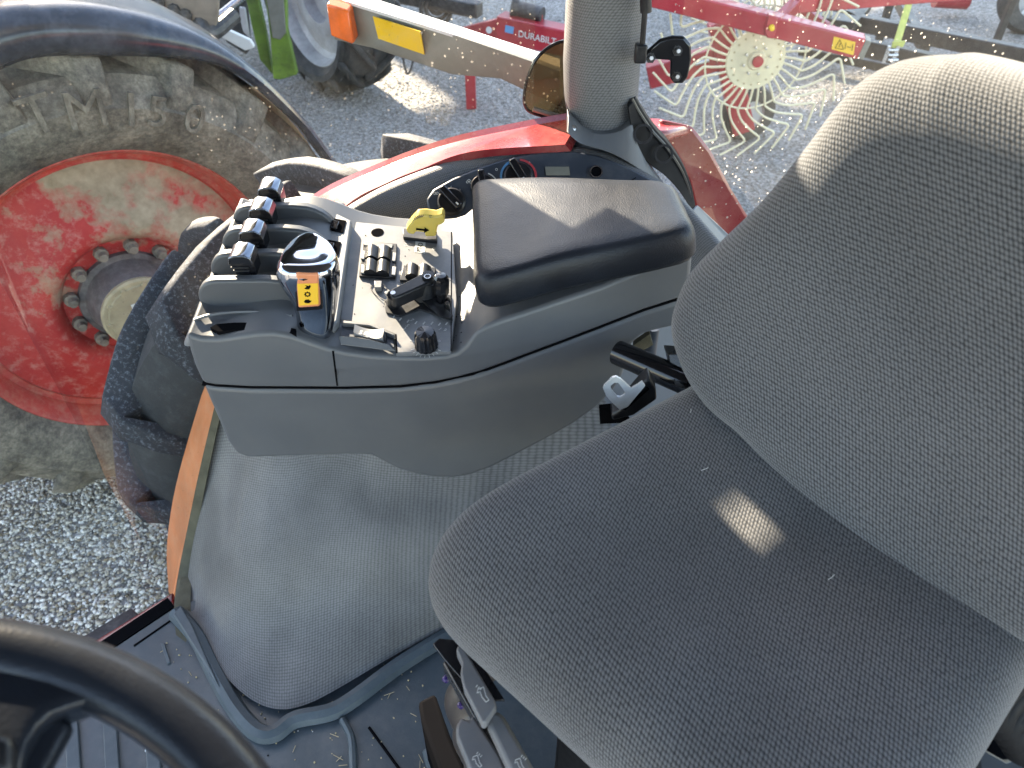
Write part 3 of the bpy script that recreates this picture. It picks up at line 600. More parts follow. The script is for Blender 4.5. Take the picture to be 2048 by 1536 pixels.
# ================================================================== control console
CON = thing('control_console', (-.1, .93, 1.34), 'grey plastic control console with chrome levers and black padded armrest', 'console')
def yc(px): return .78 if px < 950 else .78 + .06 * (px - 950) / 440
SL = .12
seam_l = [(1378, 592), (1290, 620), (1200, 655), (1130, 682), (1060, 708), (1010, 727), (960, 745), (915, 757), (870, 766), (800, 774), (690, 777), (500, 776), (430, 772), (405, 767)]
up = [(372, 668), (400, 677), (435, 678), (470, 673), (510, 667), (545, 665), (580, 671), (620, 684), (655, 696), (690, 704), (740, 711), (790, 714), (845, 715), (890, 712), (912, 706), (930, 693), (950, 670), (968, 655), (1000, 641), (1060, 622), (1130, 598), (1200, 575), (1300, 534), (1386, 499)]
low = [(1372, 618), (1364, 640), (1345, 655), (1310, 663), (1285, 671), (1266, 688), (1256, 712), (1246, 752), (1228, 782), (1195, 815), (1150, 848), (1100, 876), (1040, 908), (985, 936), (940, 952), (905, 958), (870, 957), (830, 950), (795, 940), (768, 926), (742, 912), (700, 911), (600, 914), (520, 917), (492, 917), (470, 906), (454, 884), (436, 842), (420, 805)]
def side_body(name, pts, dy, mat, off=0, bev=.006):
    A = [aY(x, y, yc(x) + off) for x, y in pts]
    vs = A + [p + (V((0, dy, SL * dy)) if q[0] < 935 else V((0, dy * (.72 if q[0] < 1000 else .62 - .30 * (q[0] - 1000) / 390), 0))) for p, q in zip(A, pts)]; n = len(A)
    return mk(name, (vs, prism(A, (0, 1, 0))[1]), mat, CON, bevel=bev, seg=4)
side_body('upper_shell', up + seam_l + [(390, 735), (380, 705)], .30, M['plastic'])
side_body('seam', [(x, y - 2) for x, y in seam_l[::-1]] + [(x - 2, y + 4) for x, y in seam_l], .28, M['seam'], .003, 0)
side_body('lower_skirt', [(x, y + 3) for x, y in seam_l[::-1]] + low, .27, M['plastic'], .0, .007)
side_body('shell_joint', [(664, 703), (668, 703), (676, 772), (673, 772)], .002, M['seam'], -.0006, 0)
# panel plane
PP0 = V((0, .78, 1.5475)); PN = V((0, -SL, 1)).normalized()
def cp(x, y, h=0): return aP(x, y, PP0 + PN * h, PN)
def plate(name, pts, h0, h1, mat, par, bev=.0015, sm=True): return mk(name, prism([cp(x, y, h1) for x, y in pts], -PN * (h1 - h0)), mat, par, bevel=bev)
# --- lever quadrant with four fins
quad = mk('lever_quadrant', prism([V((x, .795, z)) for x, z in ((-.440, 1.538), (-.262, 1.538), (-.262, 1.556), (-.300, 1.562), (-.36, 1.563), (-.41, 1.562), (-.432, 1.554))], (0, .30, .30 * SL)), M['plastic_l'], CON, bevel=.006, seg=3)
def fin_profile(y, z0, zt, x0=-.420, x1=-.262):
    pts = [(x0, z0)] + [(x0 + .030 * (1 - math.cos(t)) * 1.0, zt - .030 * (1 - math.sin(t))) for t in [i * math.pi / 2 / 6 for i in range(7)]]
    pts += [(-.325, zt + .001)] + [(x1 - .055 + .055 * math.sin(t), zt - .052 * (1 - math.cos(t))) for t in [i * math.pi / 2 / 7 for i in range(8)]] + [(x1, z0)]
    return [V((x, y, z)) for x, z in pts]
for k in range(4):
    y = .842 + .06 * k; zt = 1.614 + .003 * k
    f = mk('fin', prism(fin_profile(y, 1.545, zt), (0, .016, 0)), M['plastic_fin'], CON, bevel=.004, seg=3)
    mk('slot', prism([V((x, y + .0165, z)) for x, z in ((-.412, 1.57), (-.29, 1.57), (-.29, 1.578 + .007 * k), (-.412, 1.578 + .007 * k))], (0, .043, 0)), M['black'], CON, bevel=.002)
    # small lever: blade, ribbed thumb rest, chrome cap
    c = V((-.3585 - .0015 * k, y + .034, 1.622 + .001 * k))
    lv = mk('spool_lever', join(box(c + V((.004, .0, -.028)), (.012, .016, .05))), M['black'], CON, bevel=.002)
    prof = [(-.017, .004), (-.014, .013), (-.006, .0165), (.006, .0165), (.013, .012), (.0165, .003), (.0165, -.016), (-.014, -.016), (-.012, -.010), (-.0145, -.007), (-.012, -.003)]
    mk('lever_grip', prism([c + V((x, -.0125, z)) for x, z in prof], (0, .027, .003)), M['blackgloss'], lv, bevel=.0022, seg=3)
    cap = [(-.0178, .003), (-.0148, .0138), (-.0062, .0178), (.0064, .0178), (.0138, .013), (.0172, .004), (.0155, .004), (.012, .011), (.006, .0155), (-.006, .0155), (-.013, .012), (-.016, .003)]
    mk('chrome_cap', prism([c + V((x, -.0136, z)) for x, z in cap], (0, .0292, .003)), M['darkchrome'], lv, bevel=.001)
    for j in range(3):
        mk('rib', box(c + V((-.003 + .001 * j, -.0132, -.001 - .005 * j)), (.024 - .002 * j, .003, .0022)), M['black'], lv, bevel=.0008)
# front slot of the quadrant
sp_ = [(420, 655), (432, 648), (470, 645), (520, 645), (560, 650), (592, 658), (592, 668), (560, 663), (520, 660), (470, 660), (436, 663)]
mk('lever_slot', prism([aP(x, y, V((0, .8, 1.5745)), PN) for x, y in sp_], (0, 0, -.01)), M['seam'], CON, smooth=False)
led = spline([aP(x, y, V((0, .8, 1.575)), PN) for x, y in ((388, 640), (420, 630), (470, 624), (530, 624), (585, 632))], 5)
mk('quadrant_ledge', tube(led, .0022, 6), M['plastic'], CON)
for (x0, y0, x1, y1) in ((655, 435, 692, 465), (645, 478, 682, 512)):
    sq = plate('square_recess', [(x0 + 5, y0), (x1, y0 + 6), (x1 - 6, y1), (x0 - 1, y1 - 6)], .016, .0175, M['seam'], CON, 0)
    plate('rocker', [(x0 + 9, y0 + 4), (x0 + 24, y0 + 7), (x0 + 18, y1 - 8), (x0 + 4, y1 - 12)], .0178, .0215, M['blackgloss'], sq, .001)
plate('quadrant_deck', [(640, 410), (703, 440), (676, 640), (664, 655), (600, 520), (655, 475)], .0015, .016, M['plastic_l'], CON, .003)
# --- chrome main lever
rowsl = [(688, 594, 662), (665, 592, 664), (645, 590, 667), (630, 587, 670), (610, 581, 673), (590, 570, 676), (570, 556, 677), (552, 548, 676), (535, 550, 672), (520, 558, 664), (505, 568, 652), (494, 582, 636), (488, 598, 620)]
rgl = []
for i, (py, l0, l1) in enumerate(rowsl):
    yy = .795 + (.012 if i > 9 else 0) + .006 * max(0, i - 8); a, b = aY(l0, py, yy), aY(l1, py, yy); c = (a + b) / 2; rx = (b - a).length / 2; ry = (.016 if i < 4 else .016 + .012 * min(1, (i - 3) / 4)) * (1 if i < 11 else .75)
    rgl.append([c + V((rx * math.copysign(abs(math.cos(t)) ** .75, math.cos(t)), ry * math.copysign(abs(math.sin(t)) ** .75, math.sin(t)) + .012, 0)) for t in [2 * math.pi * k / 28 for k in range(28)]])
ml = mk('main_lever', loft(rgl), M['chrome'], CON, sub=1)
def fy(x, y, yy): return aY(x, y, yy)
mk('button_recess', prism([fy(586, 540, .783), fy(642, 543, .783), fy(645, 620, .783), (fy(592, 624, .783))], (0, .012, 0)), M['blackgloss'], ml, bevel=.002)
bt = mk('range_button', prism([fy(590, 546, .7795), fy(637, 548, .7795), fy(640, 614, .7795), fy(596, 617, .7795)], (0, .008, 0)), M['orange'], ml, bevel=.003, seg=3)
mk('button_label', prism([fy(594, 568, .7788), fy(636, 567, .7788), fy(637, 609, .7788), fy(598, 612, .7788)], (0, .002, 0)), M['yellow'], bt, bevel=.0006)
dz = (fy(615, 560, .778) - fy(615, 610, .778)).normalized()
gear = []
gc = fy(615, 589, .7782)
for i in range(32):
    t = 2 * math.pi * i / 32; r = .0042 if i % 4 < 2 else .0032; gear.append((r, t))
gx = V((1, 0, 0)); outer = [gc + gx * r * math.cos(t) + dz * r * math.sin(t) for r, t in gear]; inner = [gc + gx * .002 * math.cos(t) + dz * .002 * math.sin(t) for _, t in gear]
mk('gear_symbol', loft([[a, b, b + V((0, .0012, 0)), a + V((0, .0012, 0))] for a, b in list(zip(outer, inner)) + [(outer[0], inner[0])]], True, False), M['seam'], bt, smooth=False)
for py, sh in ((575, [(-.004, -.002), (-.001, .001), (-.003, .003), (.001, .002), (.003, .0035), (.004, .001), (.002, -.003), (-.001, -.003)]), (603, [(-.0045, -.001), (-.003, .002), (.001, .003), (.003, .001), (.005, .001), (.004, -.001), (.002, -.0028), (-.002, -.0028)])):
    cc = fy(615, py, .7782); mk('speed_symbol', prism([cc + gx * a + dz * b for a, b in sh], (0, .001, 0)), M['seam'], bt, smooth=False)
# --- right switch panel
pnl = plate('switch_panel', [(706, 443), (905, 463), (914, 600), (902, 702), (792, 706), (789, 668), (738, 648), (680, 640), (692, 520)], -.004, .003, M['panelgrey'], CON, .0012)
plate('panel_gap', [(790, 668), (793, 668), (795, 706), (792, 706)], .003, .0034, M['seam'], pnl, 0)
plate('panel_gap', [(902, 463), (904, 463), (903, 702), (901, 702)], .003, .0034, M['seam'], pnl, 0)
plate('panel_gap', [(703, 441), (706, 441), (680, 640), (677, 640)], .003, .0034, M['seam'], pnl, 0)
def disc(x, y, r, h, mat, par, name, n=28, h0=.003): return mk(name, lathe([(r, 0), (r, h), (.0001, h)], cp(x, y, h0), PN, n), mat, par)
disc(755, 465, .0095, .0008, M['seam'], pnl, 'socket_hole')
def rocker_bank(pts_y, xl, xr, name):
    b = plate(name, [(xl + 3, pts_y[0]), (xr, pts_y[0] + 5), (xr - 4, pts_y[1] + 3), (xl - 4, pts_y[1])], .003, .007, M['black'], pnl, .001); return b
def rocker(par, xl, xr, y0, y1):
    a, b, c, d = cp(xl, y0, .007), cp(xr, y0 + 3, .007), cp(xr - 2, y1 + 3, .007), cp(xl - 2, y1, .007)
    K = 12; rings = []
    for i in range(K + 1):
        f = i / K; z = .004 + .0055 * abs(math.sin(f * 2 * math.pi)) ** 1.0 * (1 if 1 else 0)
        top_, bot = a.lerp(b, f), d.lerp(c, f)
        rings.append([top_, top_ + PN * z, bot + PN * z, bot])
    return mk('rocker_switch', loft(rings), M['black'], par, ang=60)
bk = rocker_bank((482, 552), 722, 794, 'switch_bank'); rocker(bk, 733, 783, 497, 520); rocker(bk, 730, 780, 525, 548)
for y in (500, 528): 
    plate('bank_tab', [(723, y), (731, y + 1), (729, y + 18), (721, y + 17)], .007, .0095, M['plastic_l'], bk, .0008); plate('bank_tab', [(785, y + 4), (793, y + 5), (791, y + 22), (783, y + 21)], .007, .0095, M['plastic_l'], bk, .0008)
plate('bank_plate', [(728, 482), (786, 488), (784, 496), (727, 490)], .007, .0085, M['panelgrey'], bk, .0006)
bk2 = rocker_bank((530, 560), 803, 872, 'switch_bank'); rocker(bk2, 813, 862, 534, 556)
# yellow power take-off lever
pb_ = plate('lever_base', [(805, 456), (874, 462), (874, 482), (806, 474)], .003, .009, M['black'], pnl, .0012)
yl = [(816, 468), (812, 462), (816, 455), (826, 442), (836, 432), (852, 431), (872, 434), (886, 429), (890, 435), (889, 446), (882, 450), (876, 452), (874, 460), (872, 474), (850, 474), (850, 466), (832, 464), (828, 470)]
ylv = mk('pto_lever', prism([aY(x, y, 1.0) for x, y in yl], (0, .012, .006)), M['ptoy'], pnl, bevel=.0025, seg=3)
ar = [(832, 457), (849, 459), (849, 455), (858, 461), (848, 466), (848, 462), (832, 460)]
mk('arrow_mark', prism([aY(x, y, .9985) for x, y in ar], (0, .001, 0)), M['seam'], ylv, smooth=False)
for i in range(5): mk('lever_rib', beam(aY(827 + i * 4, 441 - i * 1.6, .9985), aY(831 + i * 4, 432 - i * .6, 1.000), .0006, .0012), M['foam'], ylv, smooth=False)
mk('lever_symbol', onring(aY(861, 433, .998), V((0, -.6, .8)), .0016, .0022, 30, 330, .0006, 14), M['steel'], ylv, smooth=False)
lbp = plate('pto_label', [(831, 482), (851, 484), (850, 506), (829, 504)], .003, .0036, M['paper'], pnl, 0)
text('label_writing', 'PTO', .0078, M['seam'], cp(840.5, 494, .0038), cp(838, 503, .003) - cp(842, 486, .003), (-1, 0, 0), lbp, .0001) if 0 else text('label_writing', 'PTO', .0105, M['seam'], cp(840, 494, .0041), cp(843, 484, .003) - cp(838, 504, .003), cp(828, 492, .003) - cp(852, 496, .003), lbp, .0001)
for (x, y) in ((812, 490), (868, 498)):
    mk('panel_symbol', onring(cp(x, y, .003), PN, .0026, .0032, 30, 330, .0003, 4), M['white'], pnl, smooth=False)
# hand throttle and draft stops
plate('tab', [(748, 561), (764, 561), (763, 575), (749, 575)], .003, .011, M['panelgrey'], pnl, .001)
mk('wire_loop', tube(spline([cp(745, 570, .004), cp(742, 577, .004), cp(752, 590, .005), cp(772, 602, .008)], 6), .0007, 6), M['black'], pnl)
mk('wire_loop', tube(spline([cp(766, 568, .006), cp(774, 578, .006), cp(776, 590, .006)], 6), .0007, 6), M['black'], pnl)
base = plate('lever_arc', [(768, 600), (800, 585), (850, 575), (902, 590), (905, 640), (880, 632), (840, 618), (800, 632), (772, 625)], .003, .006, M['black'], pnl, .001)
th = mk('hand_throttle', prism([cp(x, y, .034) for x, y in ((778, 582), (783, 577), (840, 548), (850, 543), (862, 545), (868, 553), (866, 562), (856, 567), (800, 592), (788, 596), (780, 592))], -PN * .020), M['black'], pnl, bevel=.003, seg=3)
disc(855, 553, .0075, .004, M['black'], th, 'pivot_cap', h0=.034); mk('pivot_ring', onring(cp(855, 553, .0382), PN, .0038, .0046, 0, 360, .0006), M['steel'], th)
disc(786, 586, .0035, .001, M['steel'], th, 'pin', h0=.0342)
mk('throttle_drop', cyl(cp(786, 610, .004), cp(786, 590, .030), .0085, .008), M['black'], th)
mk('throttle_hub', cyl(cp(850, 590, .004), cp(853, 560, .030), .019, .014), M['black'], th)
plate('arm_plate', [(838, 596), (862, 588), (906, 630), (902, 636), (880, 632)], .006, .010, M['black'], pnl, .001)
plate('tie_end', [(768, 584), (778, 579), (784, 584), (773, 590)], .02, .026, M['panelgrey'], th, .001)
kn = mk('stop_knob', lathe([(.0085, 0), (.0075, .012), (.0085, .016), (.0105, .019), (.0110, .034), (.0098, .042), (.007, .046), (.0001, .047)], cp(884, 606, .004), V((.03, 0, 1)), 30, fx=lambda t: 1 + .03 * math.cos(10 * t)), M['blackgloss'], pnl, ang=25)
mk('knob_foot', lathe([(.012, 0), (.012, .006), (.0085, .008)], cp(884, 608, .004), PN, 24), M['black'], kn)
mk('stop_pin', cyl(cp(896, 618, .004), cp(894, 606, .02), .003), M['steel'], pnl)
for i, (x, y) in enumerate(((777, 625), (788, 632), (801, 638), (816, 642), (832, 645), (848, 646), (864, 646), (879, 648), (893, 647))):
    plate('tick', [(x - 3, y + 2), (x + 1, y - 3), (x + 3, y - 2), (x - 1, y + 3)], .003, .0035, M['white'], pnl, 0)
for ch, x, y in (('5', 815, 651), ('7', 824, 640), ('3', 809, 657), ('9', 890, 660), ('1', 880, 658)):
    text('scale_number', ch, .0075, M['white'], cp(x, y, .0036), cp(x + 8, y + 5, .003) - cp(x, y, .003), cp(x + 3, y - 8, .003) - cp(x, y, .003), pnl, .0001)
rk = mk('rotary_knob', lathe([(.0150, 0), (.0145, .006), (.0135, .022), (.0115, .026), (.0001, .027)], cp(853, 692, .003), PN, 60, fx=lambda t: 1 + .035 * math.cos(14 * t)), M['blackgloss'], pnl, ang=25)
for i in range(9):
    t = rad(200 + 17 * i); c = cp(853, 692, .0032); d = V((math.cos(t), math.sin(t), 0)); d = (d - PN * d.dot(PN)).normalized()
    mk('dial_tick', beam(c + d * .017, c + d * .021, .0007, .0004, PN), M['white'], pnl, smooth=False)
mk('dial_mark', onring(cp(878, 682, .003), PN, .0012, .0018, 0, 360, .0003, 12), M['white'], pnl, smooth=False)
mk('dial_mark', beam(cp(820, 682, .0032), cp(832, 683, .0032), .0006, .0004, PN), M['white'], pnl, smooth=False)
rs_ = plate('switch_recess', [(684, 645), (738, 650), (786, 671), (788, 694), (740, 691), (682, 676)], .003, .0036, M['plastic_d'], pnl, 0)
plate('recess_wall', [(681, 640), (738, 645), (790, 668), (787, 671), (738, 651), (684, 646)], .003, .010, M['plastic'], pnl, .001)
mk('recess_lip', prism([cp(678, 674, .004), cp(682, 690, .004), cp(792, 704, .004), cp(776, 690, .012), (cp(738, 680, .012)), cp(705, 675, .012)], PN * .002), M['plastic'], pnl, bevel=.001)
sr = plate('rocker_body', [(708, 655), (774, 665), (771, 690), (706, 680)], .0036, .008, M['black'], rs_, .001)
K = 8; rings = []
for i in range(K + 1):
    f = i / K; z = .004 + .005 * (2 * f - 1) ** 2; a, b = cp(711, 658, .008).lerp(cp(770, 667, .008), f), cp(709, 674, .008).lerp(cp(767, 685, .008), f); rings.append([a, a + PN * z, b + PN * z, b])
mk('rocker_cap', loft(rings), M['plastic_l'], sr, ang=60)
text('rocker_mark', 'S R', .009, M['white'], cp(727, 666, .0150), cp(735, 668, .003) - cp(725, 666, .003), (0, 1, .1), sr, .0001)
rng = random.Random(3)
for i in range(34):
    x, y = rng.choice([(rng.uniform(898, 925), rng.uniform(590, 700)), (rng.uniform(700, 900), rng.uniform(470, 690))]); r = rng.uniform(.0005, .0011)
    mk('grit', lathe([(r, 0), (r * .6, r)], cp(x, y, .003 if x < 900 else .0008), PN, 6, True), M['seam'], pnl, smooth=False)

# --- armrest pad
def pad(name, outline, org, ax, ay, an, layers, mat, parent, shape=None, center=None, sub=0):
    N = len(outline); c = center or (sum(p[0] for p in outline) / N, sum(p[1] for p in outline) / N)
    vs, uv, fs = [], [], []; prev = None; cum = [0.0] * N
    top = max(range(len(layers)), key=lambda i: layers[i][0])
    rings = []
    for (d, s) in layers:
        rings.append([(c[0] + (p[0] - c[0]) * s, c[1] + (p[1] - c[1]) * s, d) for p in outline])
    for k, rg_ in enumerate(rings):
        for i, (a, b, d) in enumerate(rg_):
            dd = d + (shape(a, b) if shape else 0)
            vs.append(org + ax * a + ay * b + an * dd)
            o = outline[i]; L = math.hypot(o[0] - c[0], o[1] - c[1]) or 1
            ext = max(0.0, layers[top][0] - d) if k < top else 0.0
            uv.append((a + (o[0] - c[0]) / L * ext, b + (o[1] - c[1]) / L * ext))
    for k in range(len(rings) - 1):
        for i in range(N):
            j = (i + 1) % N; fs.append([k * N + i, k * N + j, (k + 1) * N + j, (k + 1) * N + i])
    m = len(vs); vs.append(org + ax * c[0] + ay * c[1] + an * (layers[-1][0] + (shape(*c) if shape else 0))); uv.append(c)
    fs += [[(len(rings) - 1) * N + i, (len(rings) - 1) * N + (i + 1) % N, m] for i in range(N)]
    fs.append(list(range(N - 1, -1, -1)))
    return mk(name, (vs, fs), mat, parent, uv=uv, ang=80, sub=sub)
def roundpoly(pts, rads, k=6):
    out = []; n = len(pts)
    for i in range(n):
        p, a, b = V((*pts[i], 0)), V((*pts[i - 1], 0)), V((*pts[(i + 1) % n], 0)); r = rads[i]
        d1, d2 = (a - p).normalized(), (b - p).normalized(); q1, q2 = p + d1 * r, p + d2 * r
        for j in range(k + 1):
            t = j / k; q = q1 * (1 - t) ** 2 + p * 2 * t * (1 - t) + q2 * t * t; out.append((q.x, q.y))
    return out
def densify(o, m):
    out = []
    for i, p in enumerate(o):
        q = o[(i + 1) % len(o)]; L = math.hypot(q[0] - p[0], q[1] - p[1]); k = max(1, int(L / m))
        out += [(p[0] + (q[0] - p[0]) * j / k, p[1] + (q[1] - p[1]) * j / k) for j in range(k)]
    return out
A0 = aZ(964, 588, 1.622); Ax = V((.985, 0, .17)).normalized(); Ay = V((0, 1, .0)); An = Ax.cross(Ay).normalized()
def arm2(x, y): p = aP(x, y, A0, An); return ((p - A0).dot(Ax), (p - A0).dot(Ay))
tl, trr, br_, bl = arm2(948, 396), arm2(1352, 396), arm2(1400, 500), arm2(952, 612)
ol = densify(roundpoly([bl, br_, trr, tl], [.035, .025, .03, .02], 8), .012)
pad('armrest_pad', ol, A0, Ax, Ay, An, [(-.014, .90), (-.013, .97), (-.006, 1.0), (.012, 1.0), (.022, .988), (.029, .965), (.034, .93), (.036, .87), (.037, .7), (.036, .45), (.0355, .2)], M['leather'], CON, shape=lambda a, b: -.0045 * math.exp(-((a - .05) ** 2) / .0012 - ((b - .07) ** 2) / .006) + .003 * math.sin(a * 20))

# ================================================================== seat
RH, LH = V((.79, .613, 0)), V((.613, -.79, 0)); SO = V((-.088, .436, 0)); UP = V((0, 0, 1))
seat = thing('operator_seat', (.2, .45, FLOOR), 'swivelled driver seat in worn grey woven fabric', 'seat')
oc = densify(roundpoly([(-.035, -.018), (.445, .045), (.405, .48), (-.005, .47)], [.10, .09, .06, .06], 9), .016)
def cshape(l, r): return -.035 * max(0, (.13 - r) / .13) ** 2 - .012 * math.exp(-((l - .21) ** 2) / .012 - ((r - .25) ** 2) / .02)
cush = pad('seat_cushion', oc, SO + UP * 1.59, LH, RH, UP, [(-.085, .86), (-.08, .93), (-.065, .98), (-.04, 1.0), (-.025, .997), (-.011, .978), (-.001, .94), (.004, .89), (.006, .82), (.006, .72), (.005, .6), (.004, .47), (.003, .33), (.002, .16)], M['seatfab'], seat, shape=cshape, sub=1)
lean = rad(7); BU = (RH * math.sin(lean) + UP * math.cos(lean)).normalized(); BN = LH.cross(BU).normalized()
if BN.dot(RH) > 0: BN = -BN
BO = V((.225, .665, 1.56))
def b2(x, y): p = aP(x, y, BO, BN); return ((p - BO).dot(LH), (p - BO).dot(BU))
rb_ = [b2(*p) for p in ((1500, 842), (1440, 795), (1400, 740), (1378, 690), (1366, 640), (1374, 590), (1404, 528), (1470, 462), (1540, 395), (1600, 325), (1650, 262), (1692, 205), (1732, 160), (1780, 128), (1830, 114), (1900, 111), (1975, 118))]
LC = .235
ob = [p for p in rb_ if p[0] < LC]; ob = ob + [(2 * LC - a, b) for a, b in ob[::-1]]
bot = [(ob[-1][0] + (ob[0][0] - ob[-1][0]) * i / 14, ob[0][1] - .03 * math.sin(math.pi * i / 14)) for i in range(1, 14)]
ob = densify([(p.x, p.y) for p in spline([(a, b, 0) for a, b in ob], 3)] + bot, .018)
back = pad('backrest', ob, BO, LH, BU, BN, [(-.10, .86), (-.09, .93), (-.06, .975), (-.025, .998), (0, 1.0), (.02, .99), (.034, .965), (.042, .93), (.047, .88), (.049, .80), (.047, .68), (.043, .54), (.039, .38), (.036, .2)], M['backfab'], seat, center=(LC, .17), sub=1)
# seat pan and suspension under the cushion
def sp(l, r, z): return SO + LH * l + RH * r + UP * z
mk('seat_pan', prism([sp(.03, .05, 1.455), sp(.39, .07, 1.455), sp(.38, .46, 1.455), sp(.03, .46, 1.455)], (0, 0, .02)), M['blackmetal'], seat, bevel=.005)
mk('seat_rail', prism([sp(.06, .045, 1.41), sp(.37, .06, 1.41), sp(.36, .42, 1.41), sp(.06, .42, 1.41)], (0, 0, .045)), M['blackmetal'], seat, bevel=.004)
mk('pedestal', prism([sp(.10, .10, FLOOR), sp(.36, .10, FLOOR), sp(.36, .40, FLOOR), sp(.10, .40, FLOOR)], (0, 0, .5)), M['matteblack'], seat, bevel=.01)
lt = [aZ(865, 1288, 1.44), aZ(878, 1276, 1.44), aZ(935, 1282, 1.44), aZ(1010, 1400, 1.44), aZ(960, 1400, 1.44), aZ(888, 1318, 1.44)]
mk('bracket_plate', prism(lt, (0, 0, -.004)), M['blackgloss'], seat, bevel=.001)
mk('side_plate', prism([aZ(884, 1324, 1.43), aZ(912, 1312, 1.43), aZ(1000, 1440, 1.43), aZ(1080, 1580, 1.43), aZ(1030, 1580, 1.43)], (0, 0, -.02)), M['blackmetal'], seat, bevel=.002)
# adjustment handles
def handle(name, pts, z, t, mt, sym, par):
    h = mk(name, prism([aZ(x, y, z) for x, y in pts], (0, 0, -t)), mt, par, bevel=.005, seg=3); return h
h1 = handle('adjust_handle', [(912, 1300), (916, 1290), (924, 1290), (936, 1308), (990, 1400), (993, 1412), (972, 1444), (964, 1446), (928, 1376), (921, 1345), (924, 1325)], 1.485, .014, M['grime'], 0, seat)
h2 = handle('adjust_handle', [(976, 1428), (995, 1418), (1010, 1432), (1075, 1545), (1100, 1590), (1040, 1590), (975, 1450)], 1.475, .016, M['grime'], 0, seat)
h3 = handle('adjust_handle', [(912, 1450), (922, 1434), (938, 1440), (946, 1428), (962, 1452), (1000, 1510), (1030, 1590), (960, 1590), (924, 1500), (912, 1472)], 1.46, .018, M['grime'], 0, seat)
def seat_icon(par, x, y, s, z, d=0):
    pts = [(-6, -8), (5, -12), (10, 6), (16, 14), (10, 18), (2, 8), (-2, -3), (-8, 0), (-6, -8)]
    ps = [aZ(x + a * s, y + b * s, z + .0008) for a, b in pts]
    mk('seat_symbol', join(*[beam(a, b, .0007, .0006) for a, b in zip(ps[:-1], ps[1:])]), M['white'], par, smooth=False)
    for i in range(3): mk('symbol_stroke', beam(aZ(x - 10 + 4 * i + d, y - 12 + 3 * i, z + .0008), aZ(x - 7 + 4 * i + d, y - 16 + 3 * i, z + .0008), .0007, .0006), M['white'], par, smooth=False)
seat_icon(h1, 962, 1386, 1.0, 1.485); seat_icon(h3, 951, 1520, .8, 1.46, 12); seat_icon(h2, 1036, 1526, .8, 1.475, 16)
# rubber bellows below the rails and black storage tray
bp = [(952, 1338, 8), (928, 1352, 20), (898, 1378, 34), (888, 1402, 40), (902, 1430, 44), (905, 1444, 33), (908, 1468, 46), (925, 1490, 52), (926, 1502, 40), (935, 1530, 52), (955, 1555, 56), (958, 1575, 46), (985, 1640, 60)]
cc_ = [aZ(x + 42, y, 1.37 - .020 * i) for i, (x, y, r) in enumerate(bp)]
mk('suspension_bellows', tube(spline(cc_, 5), [v for i, b in enumerate(bp[:-1]) for v in [(b[2] + (bp[i + 1][2] - b[2]) * j / 5) * .00062 for j in range(5)]] + [bp[-1][2] * .00062], 22), M['bellows'], seat)
for (x, y) in ((892, 1358), (922, 1410)):
    p = aZ(x, y, 1.392); mk('bellows_clip', lathe([(.0001, .004), (.003, .003), (.0045, 0)], p, (-.5, -.4, .75), 12), M['purple'], seat)
mk('storage_tray', prism([aZ(836, 1402, 1.02), aZ(870, 1385, 1.02), aZ(900, 1470, 1.02), aZ(960, 1600, 1.02), aZ(900, 1600, 1.02), aZ(842, 1440, 1.02)], (0, 0, -.155)), M['seam'], seat, bevel=.006)
strip('floor_duct', [(858, 1500), (868, 1530), (900, 1580)], .012, .012, M['mat'], floor)
# right-hand side: bellows armrest joint beside the cushion
ab = [aZ(2085, 1350, 1.52), aZ(2060, 1390, 1.52), aZ(2030, 1440, 1.52), aZ(2020, 1480, 1.52)]
for i in range(5):
    p0, p1, p2 = aZ(2060 + 6 * i, 1330 + 26 * i, 1.55 - .01 * i), aZ(1992 + 10 * i, 1400 + 21 * i, 1.55 - .01 * i), aZ(2003 + 15 * i, 1442 + 17 * i, 1.53 - .01 * i)
    p3 = aZ(2130, 1420 + 25 * i, 1.53 - .01 * i)
    mk('armrest_bellows', tube(spline([p0, p1, p2, p3], 6), .013, 12), M['matteblack'], seat)
mk('armrest_hinge', prism([aZ(1950, 1500, 1.47), aZ(1965, 1492, 1.47), aZ(2010, 1518, 1.47), aZ(2048, 1500, 1.47), aZ(2100, 1580, 1.47), aZ(1960, 1580, 1.47)], (0, 0, -.02)), M['plastic'], seat, bevel=.004)
mk('underframe_shade_plate', prism([aZ(1940, 1380, 1.44), aZ(2120, 1340, 1.44), aZ(2120, 1600, 1.44), aZ(1930, 1600, 1.44)], (0, 0, -.01)), M['seam'], seat, smooth=False)  # black sheet added to stand for the shade beside the cushion
# recliner tube and bracket between seat and console
tb_ = mk('recliner_tube', cyl(aY(1235, 705, .80), aY(1385, 770, .72), .017), M['blackgloss'], seat)
mk('recliner_bracket', prism([aY(1335, 706, .76), aY(1362, 708, .74), aY(1400, 730, .72), aY(1420, 790, .70), aY(1350, 772, .71), aY(1342, 730, .75)], (0, .03, -.01)), M['blackmetal'], seat, bevel=.002)
mk('support_post', cyl(aY(1306, 655, .92), aY(1296, 715, .92), .010, .012), M['plastic_d'], CON)
mk('skirt_notch', prism([aY(1268, 690, .86), aY(1300, 668, .86), aY(1306, 690, .86), aY(1266, 712, .86)], (0, .01, 0)), M['foam'], CON, smooth=False)
